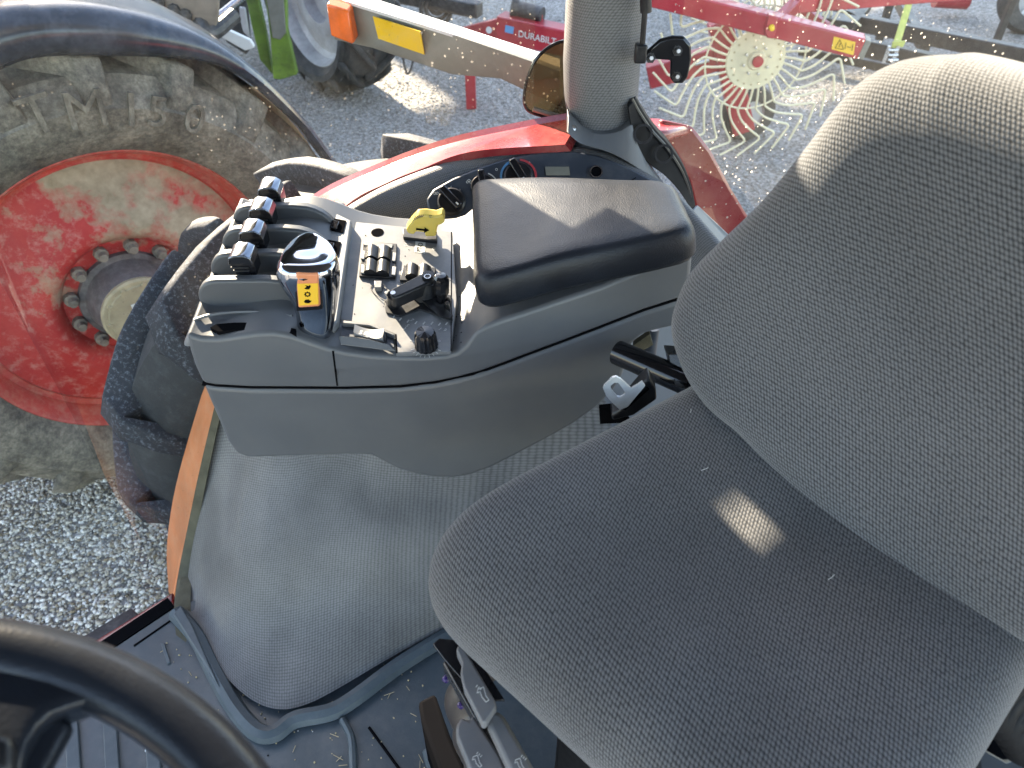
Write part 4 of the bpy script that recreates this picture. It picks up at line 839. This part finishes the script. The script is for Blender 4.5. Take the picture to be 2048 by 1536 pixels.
# seat belt
belt = thing('seat_belt', aY(1290, 830, .66), 'silver seat belt tongue with black buckle beside the cushion', 'seat belt')
tg = [(1206, 775), (1208, 770), (1224, 754), (1232, 752), (1242, 757), (1262, 776), (1276, 768), (1284, 762), (1290, 770), (1255, 812), (1240, 818), (1222, 802), (1212, 790)]
th_ = [(1221, 770), (1228, 764), (1236, 764), (1250, 782), (1249, 788), (1240, 793), (1234, 792), (1222, 778)]
bm = bmesh.new()
o1 = [bm.verts.new(aY(x, y, .668)) for x, y in tg]; i1 = [bm.verts.new(aY(x, y, .668)) for x, y in th_]
ed = [bm.edges.new((o1[i], o1[(i + 1) % len(o1)])) for i in range(len(o1))] + [bm.edges.new((i1[i], i1[(i + 1) % len(i1)])) for i in range(len(i1))]
bmesh.ops.triangle_fill(bm, edges=ed, use_beauty=True)
bm.verts.index_update(); vf = ([v.co.copy() for v in bm.verts], [[v.index for v in f.verts] for f in bm.faces]); bm.free()
mk('belt_tongue', vf, M['zinc'], belt, smooth=False, solid=.003)
mk('belt_buckle', prism([aY(1240, 822, .685), aY(1284, 770, .685), aY(1298, 758, .685), aY(1312, 780, .685), (aY(1314, 800, .685)), aY(1268, 832, .685), aY(1225, 842, .685), aY(1222, 832, .685)], (0, .02, .004)), M['black'], belt, bevel=.003, seg=3)
mk('buckle_groove', beam(aY(1248, 818, .683), aY(1296, 776, .683), .0022, .004), M['seam'], belt)
mk('belt_webbing', prism([aY(1198, 816, .70), aY(1236, 812, .70), aY(1262, 845, .69), aY(1200, 848, .70)], (0, .004, .002)), M['seam'], belt, smooth=False)

# ================================================================== steering wheel
sw = thing('steering_wheel', (-.33, -.02, 1.2), 'black leather-grained steering wheel with broad spoke in the foreground', 'steering wheel')
SN = V((.30, -.10, .95)).normalized(); SQ = V((-.2, .12, 1.80))
q1, q2, q3 = [aP(x, y, SQ, SN) for x, y in ((0, 1238), (300, 1330), (540, 1536))]
ab_, ac_ = q2 - q1, q3 - q1; nn_ = ab_.cross(ac_); SC = q1 + (nn_.cross(ab_) * ac_.length_squared + ac_.cross(nn_) * ab_.length_squared) / (2 * nn_.length_squared)
sx_ = V((1, 0, 0)); sx_ = (sx_ - SN * sx_.dot(SN)).normalized(); sy_ = SN.cross(sx_)
edge = aP(300, 1330, SC, SN); RS = (edge - SC).length
rim_ = []
rt = .0165
for i in range(97):
    t = 2 * math.pi * i / 96; d = sx_ * math.cos(t) + sy_ * math.sin(t)
    rim_.append([SC + d * (RS - rt + rt * math.cos(a)) + SN * (rt * .95 * math.sin(a)) for a in [2 * math.pi * k / 24 for k in range(24)]])
mk('wheel_rim', loft(rim_, True, False), M['leather_w'], sw)
def swp(x, y, h=0): return aP(x, y, SC + SN * h, SN)
spk = [(-60, 1275), (40, 1282), (120, 1300), (180, 1330), (222, 1372), (200, 1410), (158, 1424), (112, 1440), (82, 1468), (58, 1510), (40, 1570), (-60, 1570)]
sk = densify([((swp(x, y) - SC).dot(sx_), (swp(x, y) - SC).dot(sy_)) for x, y in spk], .012)
cs_ = (sum(p[0] for p in sk) / len(sk), sum(p[1] for p in sk) / len(sk))
pad('spoke', sk, SC, sx_, sy_, SN, [(-.016, .9), (-.010, .98), (0, 1.0), (.005, .98), (.008, .93), (.0095, .8), (.010, .4)], M['leather_w'], sw)
mk('hub_pad', prism([swp(x, y, .002) for x, y in ((-60, 1478), (30, 1490), (44, 1500), (38, 1570), (-60, 1570))], SN * .018), M['black'], sw, bevel=.004)
mk('wheel_hub', lathe([(.055, -.03), (.06, -.01), (.055, .006), (.03, .012), (.0001, .013)], SC, SN, 40), M['leather_w'], sw)
cd_ = sx_ * cs_[0] + sy_ * cs_[1]; cd_.normalize()
for k in range(3):
    d = Matrix.Rotation(rad(120 * k), 3, SN) @ cd_; L_end = (V((cs_[0], cs_[1], 0)).length if k == 0 else RS - rt)
    mk('spoke', beam(SC + d * .03 - SN * .008, SC + d * L_end - SN * .008, .05, .014, SN), M['leather_w'], sw, bevel=.005, seg=3)
mk('steering_column', cyl(SC - SN * .02, SC - SN * .75, .035, .05), M['black'], sw)

# ================================================================== neighbouring red tractor (front wheel towards us)
NB = thing('red_tractor', (-1.9, 2.9, 0), 'neighbouring red tractor with muddy front wheel and black mudguard', 'tractor')
PSI = rad(38); NA = V((math.sin(PSI), -math.cos(PSI), 0)); C1 = V((-1.203, 1.997, .756)); NX = V((math.cos(PSI), math.sin(PSI), 0))
ft, NR = tyre(NB, C1 - NA * .17, NA, .715, .45, .475, 19, .048, .060, .36, M['tyre_n'], M['tyre_n'], .035, 'front_tyre', .13, -1)
rimp = [(.470, -.05), (.484, -.012), (.486, .002), (.478, .006), (.470, -.002), (.462, -.035), (.452, -.05), (.447, -.075), (.430, -.082), (.424, -.078)]
fr_ = local('front_rim', lathe(rimp, (0, 0, 0), (0, 0, 1), 96), M['rimlip'], NB, C1 - WL[NB], NR)
disc_p = [(.424, -.080), (.40, -.078), (.36, -.060), (.30, -.025), (.26, -.004), (.235, .004), (.215, -.002), (.20, -.02), (.19, -.035), (.11, -.036)]
local('rim_disc', lathe(disc_p, (0, 0, 0), (0, 0, 1), 96), M['rim'], NB, C1 - WL[NB], NR)
hb = local('hub', lathe([(.15, -.036), (.148, -.02), (.132, -.015), (.124, .02), (.118, .075), (.112, .082), (.0001, .082)], (0, 0, 0), (0, 0, 1), 64), M['hubgrey'], NB, C1 - WL[NB], NR)
local('hub_cover', lathe([(.116, .078), (.118, .092), (.112, .098), (.100, .0985), (.097, .102), (.0001, .102)], (0, 0, 0), (0, 0, 1), 64, fx=None), M['hub'], hb, (0, 0, 0), (0, 0, 0))
nutm = None
for k in range(12):
    t = 2 * math.pi * k / 12 + .2; vf = lathe([(.021, -.036), (.021, -.014), (.0135, -.012), (.013, .008), (.0001, .009)], (.170 * math.cos(t), .170 * math.sin(t), 0), (0, 0, 1), 8)
    local('wheel_nut', vf, M['nut'], hb, (0, 0, 0), (0, 0, 0), ang=30)
for k in range(10):
    t = 2 * math.pi * k / 10; local('cover_bolt', lathe([(.0075, .098), (.007, .106), (.0001, .1065)], (.1 * math.cos(t), .1 * math.sin(t), 0), (0, 0, 1), 6), M['hub'], hb, (0, 0, 0), (0, 0, 0), ang=30)
em = [onring(V((0, -.012, .102)), V((0, 0, 1)), .027, .031, 0, 360, .002, 40)]
for i in range(4):
    em.append(beam(V((-.024 + .002 * i, -.004 - .006 * i, .103)), V((-.001, .012 - .006 * i, .103)), .0022, .002)); em.append(beam(V((.001, .012 - .006 * i, .103)), V((.001 + .0 * i, -.030, .103)), .0022, .002)) if i == 0 else em.append(beam(V((.004 + .005 * i, .008 - .004 * i, .103)), V((.004 + .005 * i, -.030 + .003 * i, .103)), .0022, .002))
local('hub_emblem', join(*em), M['hub'], hb, (0, 0, 0), (0, 0, 0), smooth=False)
local('hub_plate', box((.0, .035, .103), (.05, .02, .003)), M['paper'], hb, (0, 0, 0), (0, 0, 0), smooth=False)
PW = C1 + NA * .071
for ch, x, y, s_ in (('T', 78, 232, .14), ('M', 172, 222, .14), ('1', 262, 222, .13), ('5', 315, 226, .12), ('0', 388, 240, .12)):
    p = aP(x, y, PW, NA); rdv = (p - C1); rdv -= NA * rdv.dot(NA); rdv.normalize()
    text('tyre_letter', ch, s_, M['tyre_n'], p, NX * rdv.z - UP * rdv.dot(NX), rdv, NB, .007)
# mudguard
fu = [(-160, 70), (-70, 40), (0, 24), (60, 17), (130, 15), (200, 19), (270, 30), (340, 47), (400, 68), (460, 100), (520, 146), (570, 195), (615, 245), (650, 290), (682, 336)]
flw = [(-160, 230), (-70, 172), (0, 140), (50, 120), (110, 112), (200, 111), (280, 113), (350, 116), (410, 124), (460, 142), (510, 175), (555, 216), (600, 258), (630, 300), (662, 340)]
P1_, P2_ = C1 + NA * .03, C1 + NA * .045
U_ = spline([aP(x, y, P1_, NA) for x, y in fu], 5); L_ = spline([aP(x, y, P2_, NA) for x, y in flw], 5)
rings = []
for a, b in zip(U_, L_):
    m1 = a.lerp(b, .45) + NA * .03; far = a - NA * .40
    rings.append([b, b.lerp(m1, .5) + NA * .008, m1, a.lerp(m1, .4) + NA * .008, a, a - NA * .05 + UP * .006, a - NA * .2 + UP * .012, far, far - UP * .006, a - NA * .2 + UP * .004, a - NA * .02 - UP * .006, m1 - NA * .008, b - NA * .006])
mk('mudguard', loft(rings), M['fenderblk'], NB, ang=60)
inn = [(505, 172), (540, 200), (580, 240), (612, 280), (640, 325), (652, 338)]
i1, i2 = [aP(x, y, C1 + NA * .03, NA) for x, y in inn], [aP(x - 26 - 6 * k, y + 14 - 2 * k, C1 - NA * .25, NA) for k, (x, y) in enumerate(inn)]
mk('mudguard_lining', loft([[a, b, b - UP * .006, a - UP * .006] for a, b in zip(spline(i1, 4), spline(i2, 4))], True, True), M['hub'], NB)
mk('mudguard_stay', tube([C1 - NA * .35 + UP * .3, C1 - NA * .35 + UP * .86], .02, 8), M['darkmetal'], NB)
# axle, frame and bonnet behind the wheel
mk('front_axle', beam(C1 - NA * .2, C1 - NA * .2 + V((-.9, 1.2, 0)), .16, .2), M['chassis'], NB, bevel=.02)
ch = mk('frame_plate', prism([aY(160, -40, 3.0), aY(440, -60, 3.0), aY(432, 62, 3.0), aY(400, 66, 3.0), aY(210, 44, 3.0)], (0, .03, 0)), M['chassis'], NB, bevel=.004)
for x, y in ((247, 12), (275, 6), (318, 2), (349, 20), (305, -6), (372, 30)):
    mk('frame_bolt', lathe([(.024, 0), (.022, .012), (.013, .014), (.0001, .02)], aY(x, y, 2.998), (0, -1, 0), 8, True), M['darkmetal'], ch)
mk('frame_joint', beam(aY(262, -10, 2.997), aY(270, 28, 2.997), .006, .008), M['seam'], ch)
mk('steering_cylinder', cyl(aY(105, 8, 2.9), aY(215, -4, 2.95), .045), M['steel'], NB)
mk('hydraulic_hose', tube(spline([aY(-40, 30, 2.8), aY(40, 12, 2.75), aY(90, -2, 2.8), aY(120, -40, 2.9)], 6), .05, 12), M['darkmetal'], NB)
mk('step_frame', tube(spline([aY(392, -20, 3.1), aY(398, 30, 3.05), aY(404, 52, 3.0), aY(425, 66, 3.0), aY(470, 30, 3.1)], 6), .028, 10), M['darkmetal'], NB)
mk('bonnet', box((-3.0, 3.6, 1.45), (1.7, .9, .8)), M['redpaint'], NB, bevel=.08, seg=4)
mk('cab', prism([qe(-2.2, 3.6, .9), qe(.11, 3.6, .9), qe(.11, 5.0, .9), qe(-2.2, 5.0, .9)], (0, 0, 1.95)), M['redpaint'], NB, bevel=.05)  # unseen solid box, added to keep sun off the floor mat
mk('engine_block', box((-2.6, 3.6, .8), (2.2, .6, .6)), M['darkmetal'], NB, bevel=.05)

# ================================================================== green machine behind
GM = thing('green_tractor', (-1.9, 5.4, 0), 'green machine with grey rimmed tractor tyre behind the black mudguard', 'tractor')
ga = V((-.76, -.65, 0)).normalized(); gcx = aZ(672, 165, .0); gc_ = V((-1.27, 5.70, .66))
gt, GR = tyre(GM, gc_, ga, .60, .42, .44, 15, .045, .055, .42, M['tyre_g'], M['tyre_g'], .03, 'drive_tyre', .2, 1)
local('drive_rim', lathe([(.445, .14), (.455, .165), (.445, .172), (.428, .14), (.415, .08), (.38, .06), (.29, .08), (.26, .10), (.18, .10), (.17, .02), (.0001, .02)], (0, 0, 0), (0, 0, 1), 48), M['greyrim'], GM, gc_ - WL[GM], GR)
def gpoly(name, pts, y, mat, th=.05, **k): return mk(name, prism([aY(a, b, y) for a, b in pts], (0, th, 0)), mat, GM, bevel=.006, **k)
gpoly('green_leg', [(488, -20), (512, -20), (530, 60), (545, 150), (520, 120), (505, 60)], 5.0, M['green'])
gpoly('green_shield', [(528, -20), (572, -20), (574, 60), (592, 140), (594, 150), (560, 160), (546, 158), (540, 70)], 4.9, M['green'])
gpoly('shield_face', [(530, -20), (566, -20), (572, 66), (560, 80), (545, 76)], 4.88, M['greymetal'], .01)
gpoly('drawbar', [(430, -20), (490, -20), (500, 96), (492, 110), (452, 84), (436, 40)], 5.2, M['darkmetal'])
gpoly('glare_white_step', [(434, 50), (500, 80), (509, 94), (504, 98), (490, 102), (430, 68)], 4.7, M['paper'], .03)  # white face stands in for sun glare on the step
mk('strut', cyl(aY(412, 52, 4.5), aY(490, -10, 4.6), .02), M['steel'], GM)
gpoly('grey_bracket', [(478, 14), (490, 16), (500, 78), (486, 64), (480, 40)], 4.95, M['greyrim'], .02)
mk('rear_frame', box((-2.3, 6.4, .9), (1.0, 1.2, .5)), M['green'], GM, bevel=.03)

# ================================================================== wheel rake
RK = thing('hay_rake', (1.4, 4.6, 0), 'red wheel hay rake with cream finger wheels seen through the rear glass', 'hay rake')
def finger_wheel(c, rscale, tilt, nt=34, rot0=0, par=RK, detail=True):
    nx = V((math.cos(tilt), math.sin(tilt), 0)); nz = V((0, 0, 1)); na = nx.cross(nz)   # na faces the camera (-Y)
    P = lambda r, t, h=0: c + (nx * math.cos(t) + nz * math.sin(t)) * r * rscale + na * h
    w = mk('finger_wheel', lathe([(.0001, .035), (.045 * rscale, .034), (.055 * rscale, .02), (.105 * rscale, .018), (.115 * rscale, .012), (.165 * rscale, .010), (.168 * rscale, -.004), (.10 * rscale, -.01), (.0001, -.012)], c, na, 48), M['cream'], par)
    ts = [2 * math.pi * i / 64 for i in range(65)]
    mk('rim_ring', tube([P(.282, t, -.004) for t in ts], .0055, 8, False), M['cream'], w)
    for i in range(nt):
        t = rot0 + 2 * math.pi * i / nt; d = math.pi / 180
        pts = [P(.15, t + 3 * d), P(.22, t - .5 * d), P(.275, t - 3 * d), P(.30, t - 2.5 * d), P(.36, t + 5 * d), P(.43, t + 15 * d), P(.468, t + 19.5 * d), P(.488, t + 19.5 * d), P(.503, t + 17 * d), P(.575, t + 6 * d)]
        mk('tine', tube(spline(pts, 4), .0066, 6), M['cream'], w)
    if detail:
        mk('wheel_hub', lathe([(.030 * rscale, .03), (.030 * rscale, .052), (.0001, .054)], c, na, 20), M['redrake'], w)
        for i in range(8):
            t = 2 * math.pi * i / 8 + .3; mk('hub_bolt', lathe([(.008, .028), (.008, .036), (.0001, .037)], P(.075, t), na, 6), M['steel'], w)
        for i in range(20):
            t = 2 * math.pi * i / 20; mk('tine_bolt', lathe([(.006, .009), (.006, .015), (.0001, .0155)], P(.138, t), na, 6), M['hub'], w)
    return w
wc = aY(1511, 118, 4.5)
finger_wheel(wc, 1.02, rad(4))
finger_wheel(aY(1545, -60, 5.7), 1.02, rad(4), rot0=.05)
bA, bB, bC = aY(1120, -58, 4.62), aY(1560, 46, 4.30), aY(1722, 93, 4.18)
beam_ = mk('main_beam', beam(bA + (bA - bC) * .3, bC, .10, .105), M['redrake'], RK, bevel=.008)
mk('beam_cap', beam(bC, bC + (bC - bA).normalized() * .03, .09, .095), M['greymetal'], RK, bevel=.003)
dn_ = (bC - bA).normalized(); face = dn_.cross(UP).normalized()
if face.y > 0: face = -face
dec = mk('warning_decal', prism([aP(x, y, bC + face * .053, face) for x, y in ((1668, 73), (1711, 84), (1707, 110), (1663, 98))], face * .002), M['yellow'], beam_, smooth=False)
tri = [aP(x, y, bC + face * .056, face) for x, y in ((1670, 96), (1680, 79), (1687, 99))]
mk('decal_triangle', join(*[beam(tri[i], tri[(i + 1) % 3], .004, .002) for i in range(3)]), M['seam'], dec, smooth=False)
mk('decal_figure', join(beam(aP(1678, 94, bC + face * .056, face), aP(1681, 86, bC + face * .056, face), .005, .002), beam(aP(1690, 98, bC + face * .056, face), aP(1692, 85, bC + face * .056, face), .005, .002), beam(aP(1694, 93, bC + face * .056, face), aP(1701, 95, bC + face * .056, face), .004, .002), beam(aP(1704, 101, bC + face * .056, face), aP(1706, 88, bC + face * .056, face), .008, .002)), M['seam'], dec, smooth=False)
mk('pivot_plate', prism([aY(1538, 30, 4.25), aY(1556, 34, 4.25), aY(1552, 64, 4.25), aY(1548, 78, 4.25), aY(1534, 76, 4.25), aY(1530, 62, 4.25)], (0, .05, 0)), M['redrake'], RK, bevel=.005)
mk('grease_cap', lathe([(.016, 0), (.012, .02), (.0001, .022)], aY(1543, 55, 4.245), (0, -1, 0), 14), M['reflect'], RK)
arm = [aY(1556, 44, 4.36), aY(1572, 26, 4.42), aY(1590, 10, 4.5), aY(1750, 0, 4.75), aY(1960, -18, 5.1)]
mk('lift_arm', join(beam(arm[0], arm[2], .06, .07), beam(arm[2] - (arm[3] - arm[2]) * .03, arm[4], .06, .075)), M['redrake'], RK, bevel=.006)
mk('brace', beam(aY(1608, 20, 4.7), aY(1690, 78, 4.5), .04, .04), M['redrake'], RK, bevel=.004)
mk('carrier_leg', beam(aY(1438, 40, 4.85), aY(1486, 262, 4.80), .14, .10, V((0, 1, 0))), M['redrake'], RK, bevel=.01)
mk('cross_arm', beam(aY(1296, 152, 4.9), aY(1452, 110, 4.85), .10, .14, V((0, 0, 1))), M['redrake'], RK, bevel=.008)
mk('cross_rod', cyl(aY(1390, 128, 4.80), aY(1418, 120, 4.80), .012), M['steel'], RK)
ct_c = aZ(1502, 290, 0.17); ctc = V((1.52, 4.86, .17))
local('caster_tyre', lathe([(.09, .05), (.13, .06), (.165, .05), (.175, .02), (.175, -.02), (.165, -.05), (.13, -.06), (.09, -.05)], (0, 0, 0), (0, 0, 1), 36), M['tyre_g'], RK, ctc - WL[RK], wheel_rot((.25, -.97, 0)))
local('caster_rim', lathe([(.095, .05), (.085, .03), (.03, .03), (.0001, .04)], (0, 0, 0), (0, 0, 1), 24), M['greyrim'], RK, ctc - WL[RK], wheel_rot((.25, -.97, 0)))
# second rake frame with lettering on the left of the pillar
DB = thing('implement_frame', (-.1, 5.2, 0), 'red implement frame with white lettering and black cylinder on top', 'implement')
d1, d2, d0 = aY(1000, 52, 5.0), aY(1180, 92, 4.75), aY(930, 72, 5.25)
db = mk('frame_beam', beam(d1, d2, .12, .15), M['redrake'], DB, bevel=.008); mk('frame_arm', beam(d0, d1 + V((.03, 0, 0)), .10, .11), M['redrake'], DB, bevel=.008)
dd = (d2 - d1).normalized(); df_ = dd.cross(UP).normalized(); df_ = df_ if df_.y < 0 else -df_
upv = dd.cross(df_); upv = upv if upv.z > 0 else -upv
text('lettering', 'DURABILT', .054, M['white'], aP(1074, 76, d1 + df_ * .062, df_), dd, upv, db, .001)
mk('emblem_patch', prism([aP(1011, 50, d1 + df_ * .061, df_), aP(1028, 54, d1 + df_ * .061, df_), aP(1026, 68, d1 + df_ * .061, df_), aP(1010, 64, d1 + df_ * .061, df_)], df_ * .002), M['bluep'], db, smooth=False)
mk('emblem_patch', lathe([(.02, 0), (.02, .003), (.0001, .003)], aP(978, 60, d1 + df_ * .062, df_), df_, 14), M['white'], db)
cyl1 = mk('cylinder', join(cyl(aY(1030, 16, 5.0), aY(1085, 30, 4.92), .045), cyl(aY(1022, 14, 5.0), aY(1034, 17, 5.0), .055)), M['darkmetal'], DB)
mk('cylinder_lug', join(box(aY(1050, 36, 4.98), (.03, .05, .10)), box(aY(1080, 44, 4.94), (.03, .05, .10))), M['redrake'], DB, bevel=.004)
for p in (d0 + V((.02, .1, 0)), d2 + V((.1, .1, 0))):
    mk('frame_leg', beam(V((p.x, p.y, 0)), p, .07, .07, V((0, 1, 0))), M['redrake'], DB, bevel=.005)
mk('tool_bar', beam(aY(800, -10, 6.2), aY(960, 20, 5.9), .10, .10), M['darkmetal'], DB, bevel=.01)
mk('red_foot', prism([aY(828, 102, 5.2), aY(860, 116, 5.2), (aY(866, 124, 5.2)), aY(838, 128, 5.2)], (0, .15, 0)), M['redrake'], DB, bevel=.01)
mk('hose_coil', join(*[tube([aY(872, 18, 6.0) + V((math.cos(t) * r, .03 * i, math.sin(t) * r)) for t in [2 * math.pi * k / 24 for k in range(25)]], .016, 8, False) for i, r in enumerate((.11, .08, .05))]), M['darkmetal'], DB)
mk('hanging_hose', tube(spline([aY(812, 60, 5.5), aY(806, 110, 5.5), aY(815, 148, 5.5), aY(826, 120, 5.5), aY(822, 75, 5.5)], 6), .008, 6), M['darkmetal'], DB)

# ================================================================== trailer rails, strap, far wheel
TL = thing('trailer', (3.0, 6.2, 0), 'black steel trailer frame lying behind the hay rake', 'trailer')
def rail_(a, b, z, w, h, nm='frame_rail'): mk(nm, beam(aZ(*a, z), aZ(*b, z), w, h), M['trailer'], TL, bevel=.006)
rail_((1640, 30), (2300, 160), .45, .08, .10); rail_((1600, 66), (1900, 133), .30, .08, .11); rail_((1600, 100), (1830, 145), .12, .08, .06)
mk('deck_plate', prism([aZ(1640, 0, .5), aZ(1745, 8, .5), aZ(1712, 46, .5), aZ(1636, 34, .5)], (0, 0, -.05)), M['trailer'], TL, bevel=.005)
for x, y in ((1745, 122), (1990, 90)): mk('frame_leg', beam(aZ(x, y, .0), aZ(x, y, .0) + UP * .42, .05, .05, V((0, 1, 0))), M['trailer'], TL, bevel=.004)
for x, y in ((1700, 60), (1850, 96)): mk('cross_member', beam(aZ(x, y, .3), aZ(x, y, .3) + V((.25, 1.2, 0)), .07, .07), M['trailer'], TL, bevel=.004)
stp = thing('ratchet_strap', aZ(1788, 118, .3), 'yellow green ratchet strap with steel buckle tied to the frame', 'strap')
a_, b_ = aY(1826, -20, 5.3), aY(1790, 98, 5.0)
mk('strap_webbing', beam(a_, b_, .055, .006, V((0, 1, .2))), M['strap'], stp, smooth=False)
mk('strap_tail', prism([aY(1786, 84, 4.98), aY(1812, 82, 4.98), aY(1806, 94, 4.98), aY(1784, 96, 4.98)], (0, .01, 0)), M['strap'], stp)
for dx in (-9, 9): mk('buckle_side', beam(aY(1788 + dx, 92, 4.97), aY(1776 + dx, 126, 4.97), .01, .02), M['steel'], stp)
for y_ in (100, 110, 120): mk('buckle_bar', cyl(aY(1776, y_, 4.96), aY(1796, y_, 4.96), .008), M['steel'], stp)
FW = thing('far_cart_wheel', aZ(2030, 70, 0), 'small cart wheel with pale blue rim at the yard edge', 'wheel')
fc = aZ(2032, 66, 0); fc = V((fc.x + .05, fc.y, .29))
local('tyre', lathe([(.15, .06), (.18, .08), (.25, .08), (.285, .05), (.29, 0), (.285, -.05), (.25, -.08), (.18, -.08), (.15, -.06)], (0, 0, 0), (0, 0, 1), 40), M['tyre_g'], FW, fc - WL[FW], wheel_rot((-.15, -1, 0)))
local('rim', lathe([(.165, .07), (.155, .03), (.08, .02), (.05, .05), (.0001, .05)], (0, 0, 0), (0, 0, 1), 32), M['greyrim'], FW, fc - WL[FW], wheel_rot((-.15, -1, 0)))
for k in range(5):
    t = 2 * math.pi * k / 5 + .3; local('spoke', beam(V((0, 0, .05)), V((.15 * math.cos(t), .15 * math.sin(t), .05)), .02, .012, V((0, 0, 1))), M['white'], FW, fc - WL[FW], wheel_rot((-.15, -1, 0)))
rc_ = aZ(1905, 40, .55); props(mk('red_roller', join(cyl(aY(1870, -2, 7.4), aY(1935, 2, 7.4), .07)), M['redrake']), 'short red roller end at the top edge beyond the strap', 'roller')
# grit and straw on the floor mat
gr = random.Random(5); parts_ = []
for i in range(140):
    p = aZ(gr.uniform(330, 860), gr.uniform(1270, 1536), FLOOR + .0015); r = gr.uniform(.0006, .0018); a = gr.uniform(0, 6.28)
    if i % 6 == 0: parts_.append(tube([p, p + V((math.cos(a), math.sin(a), .05)) * gr.uniform(.008, .02)], .0006, 5))
    else: parts_.append(lathe([(r, -.001), (r * .7, r)], p, (gr.uniform(-.3, .3), gr.uniform(-.3, .3), 1), 6, True))
props(mk('floor_grit', join(*parts_), M['hub'], floor, smooth=False), kind='stuff')
# lint and a loose thread on the cushion
for (x, y, a, L) in ((1410, 939, .3, .009), (1664, 1155, .5, .009), (1382, 822, 1.2, .006)):
    p = aZ(x, y, 1.5965); d = V((math.cos(a), math.sin(a), 0))
    mk('lint', tube([p - d * L / 2, p + V((0, 0, .0008)), p + d * L / 2 + V((-d.y, d.x, 0)) * L * .15], .00035, 5), M['white'], cush)
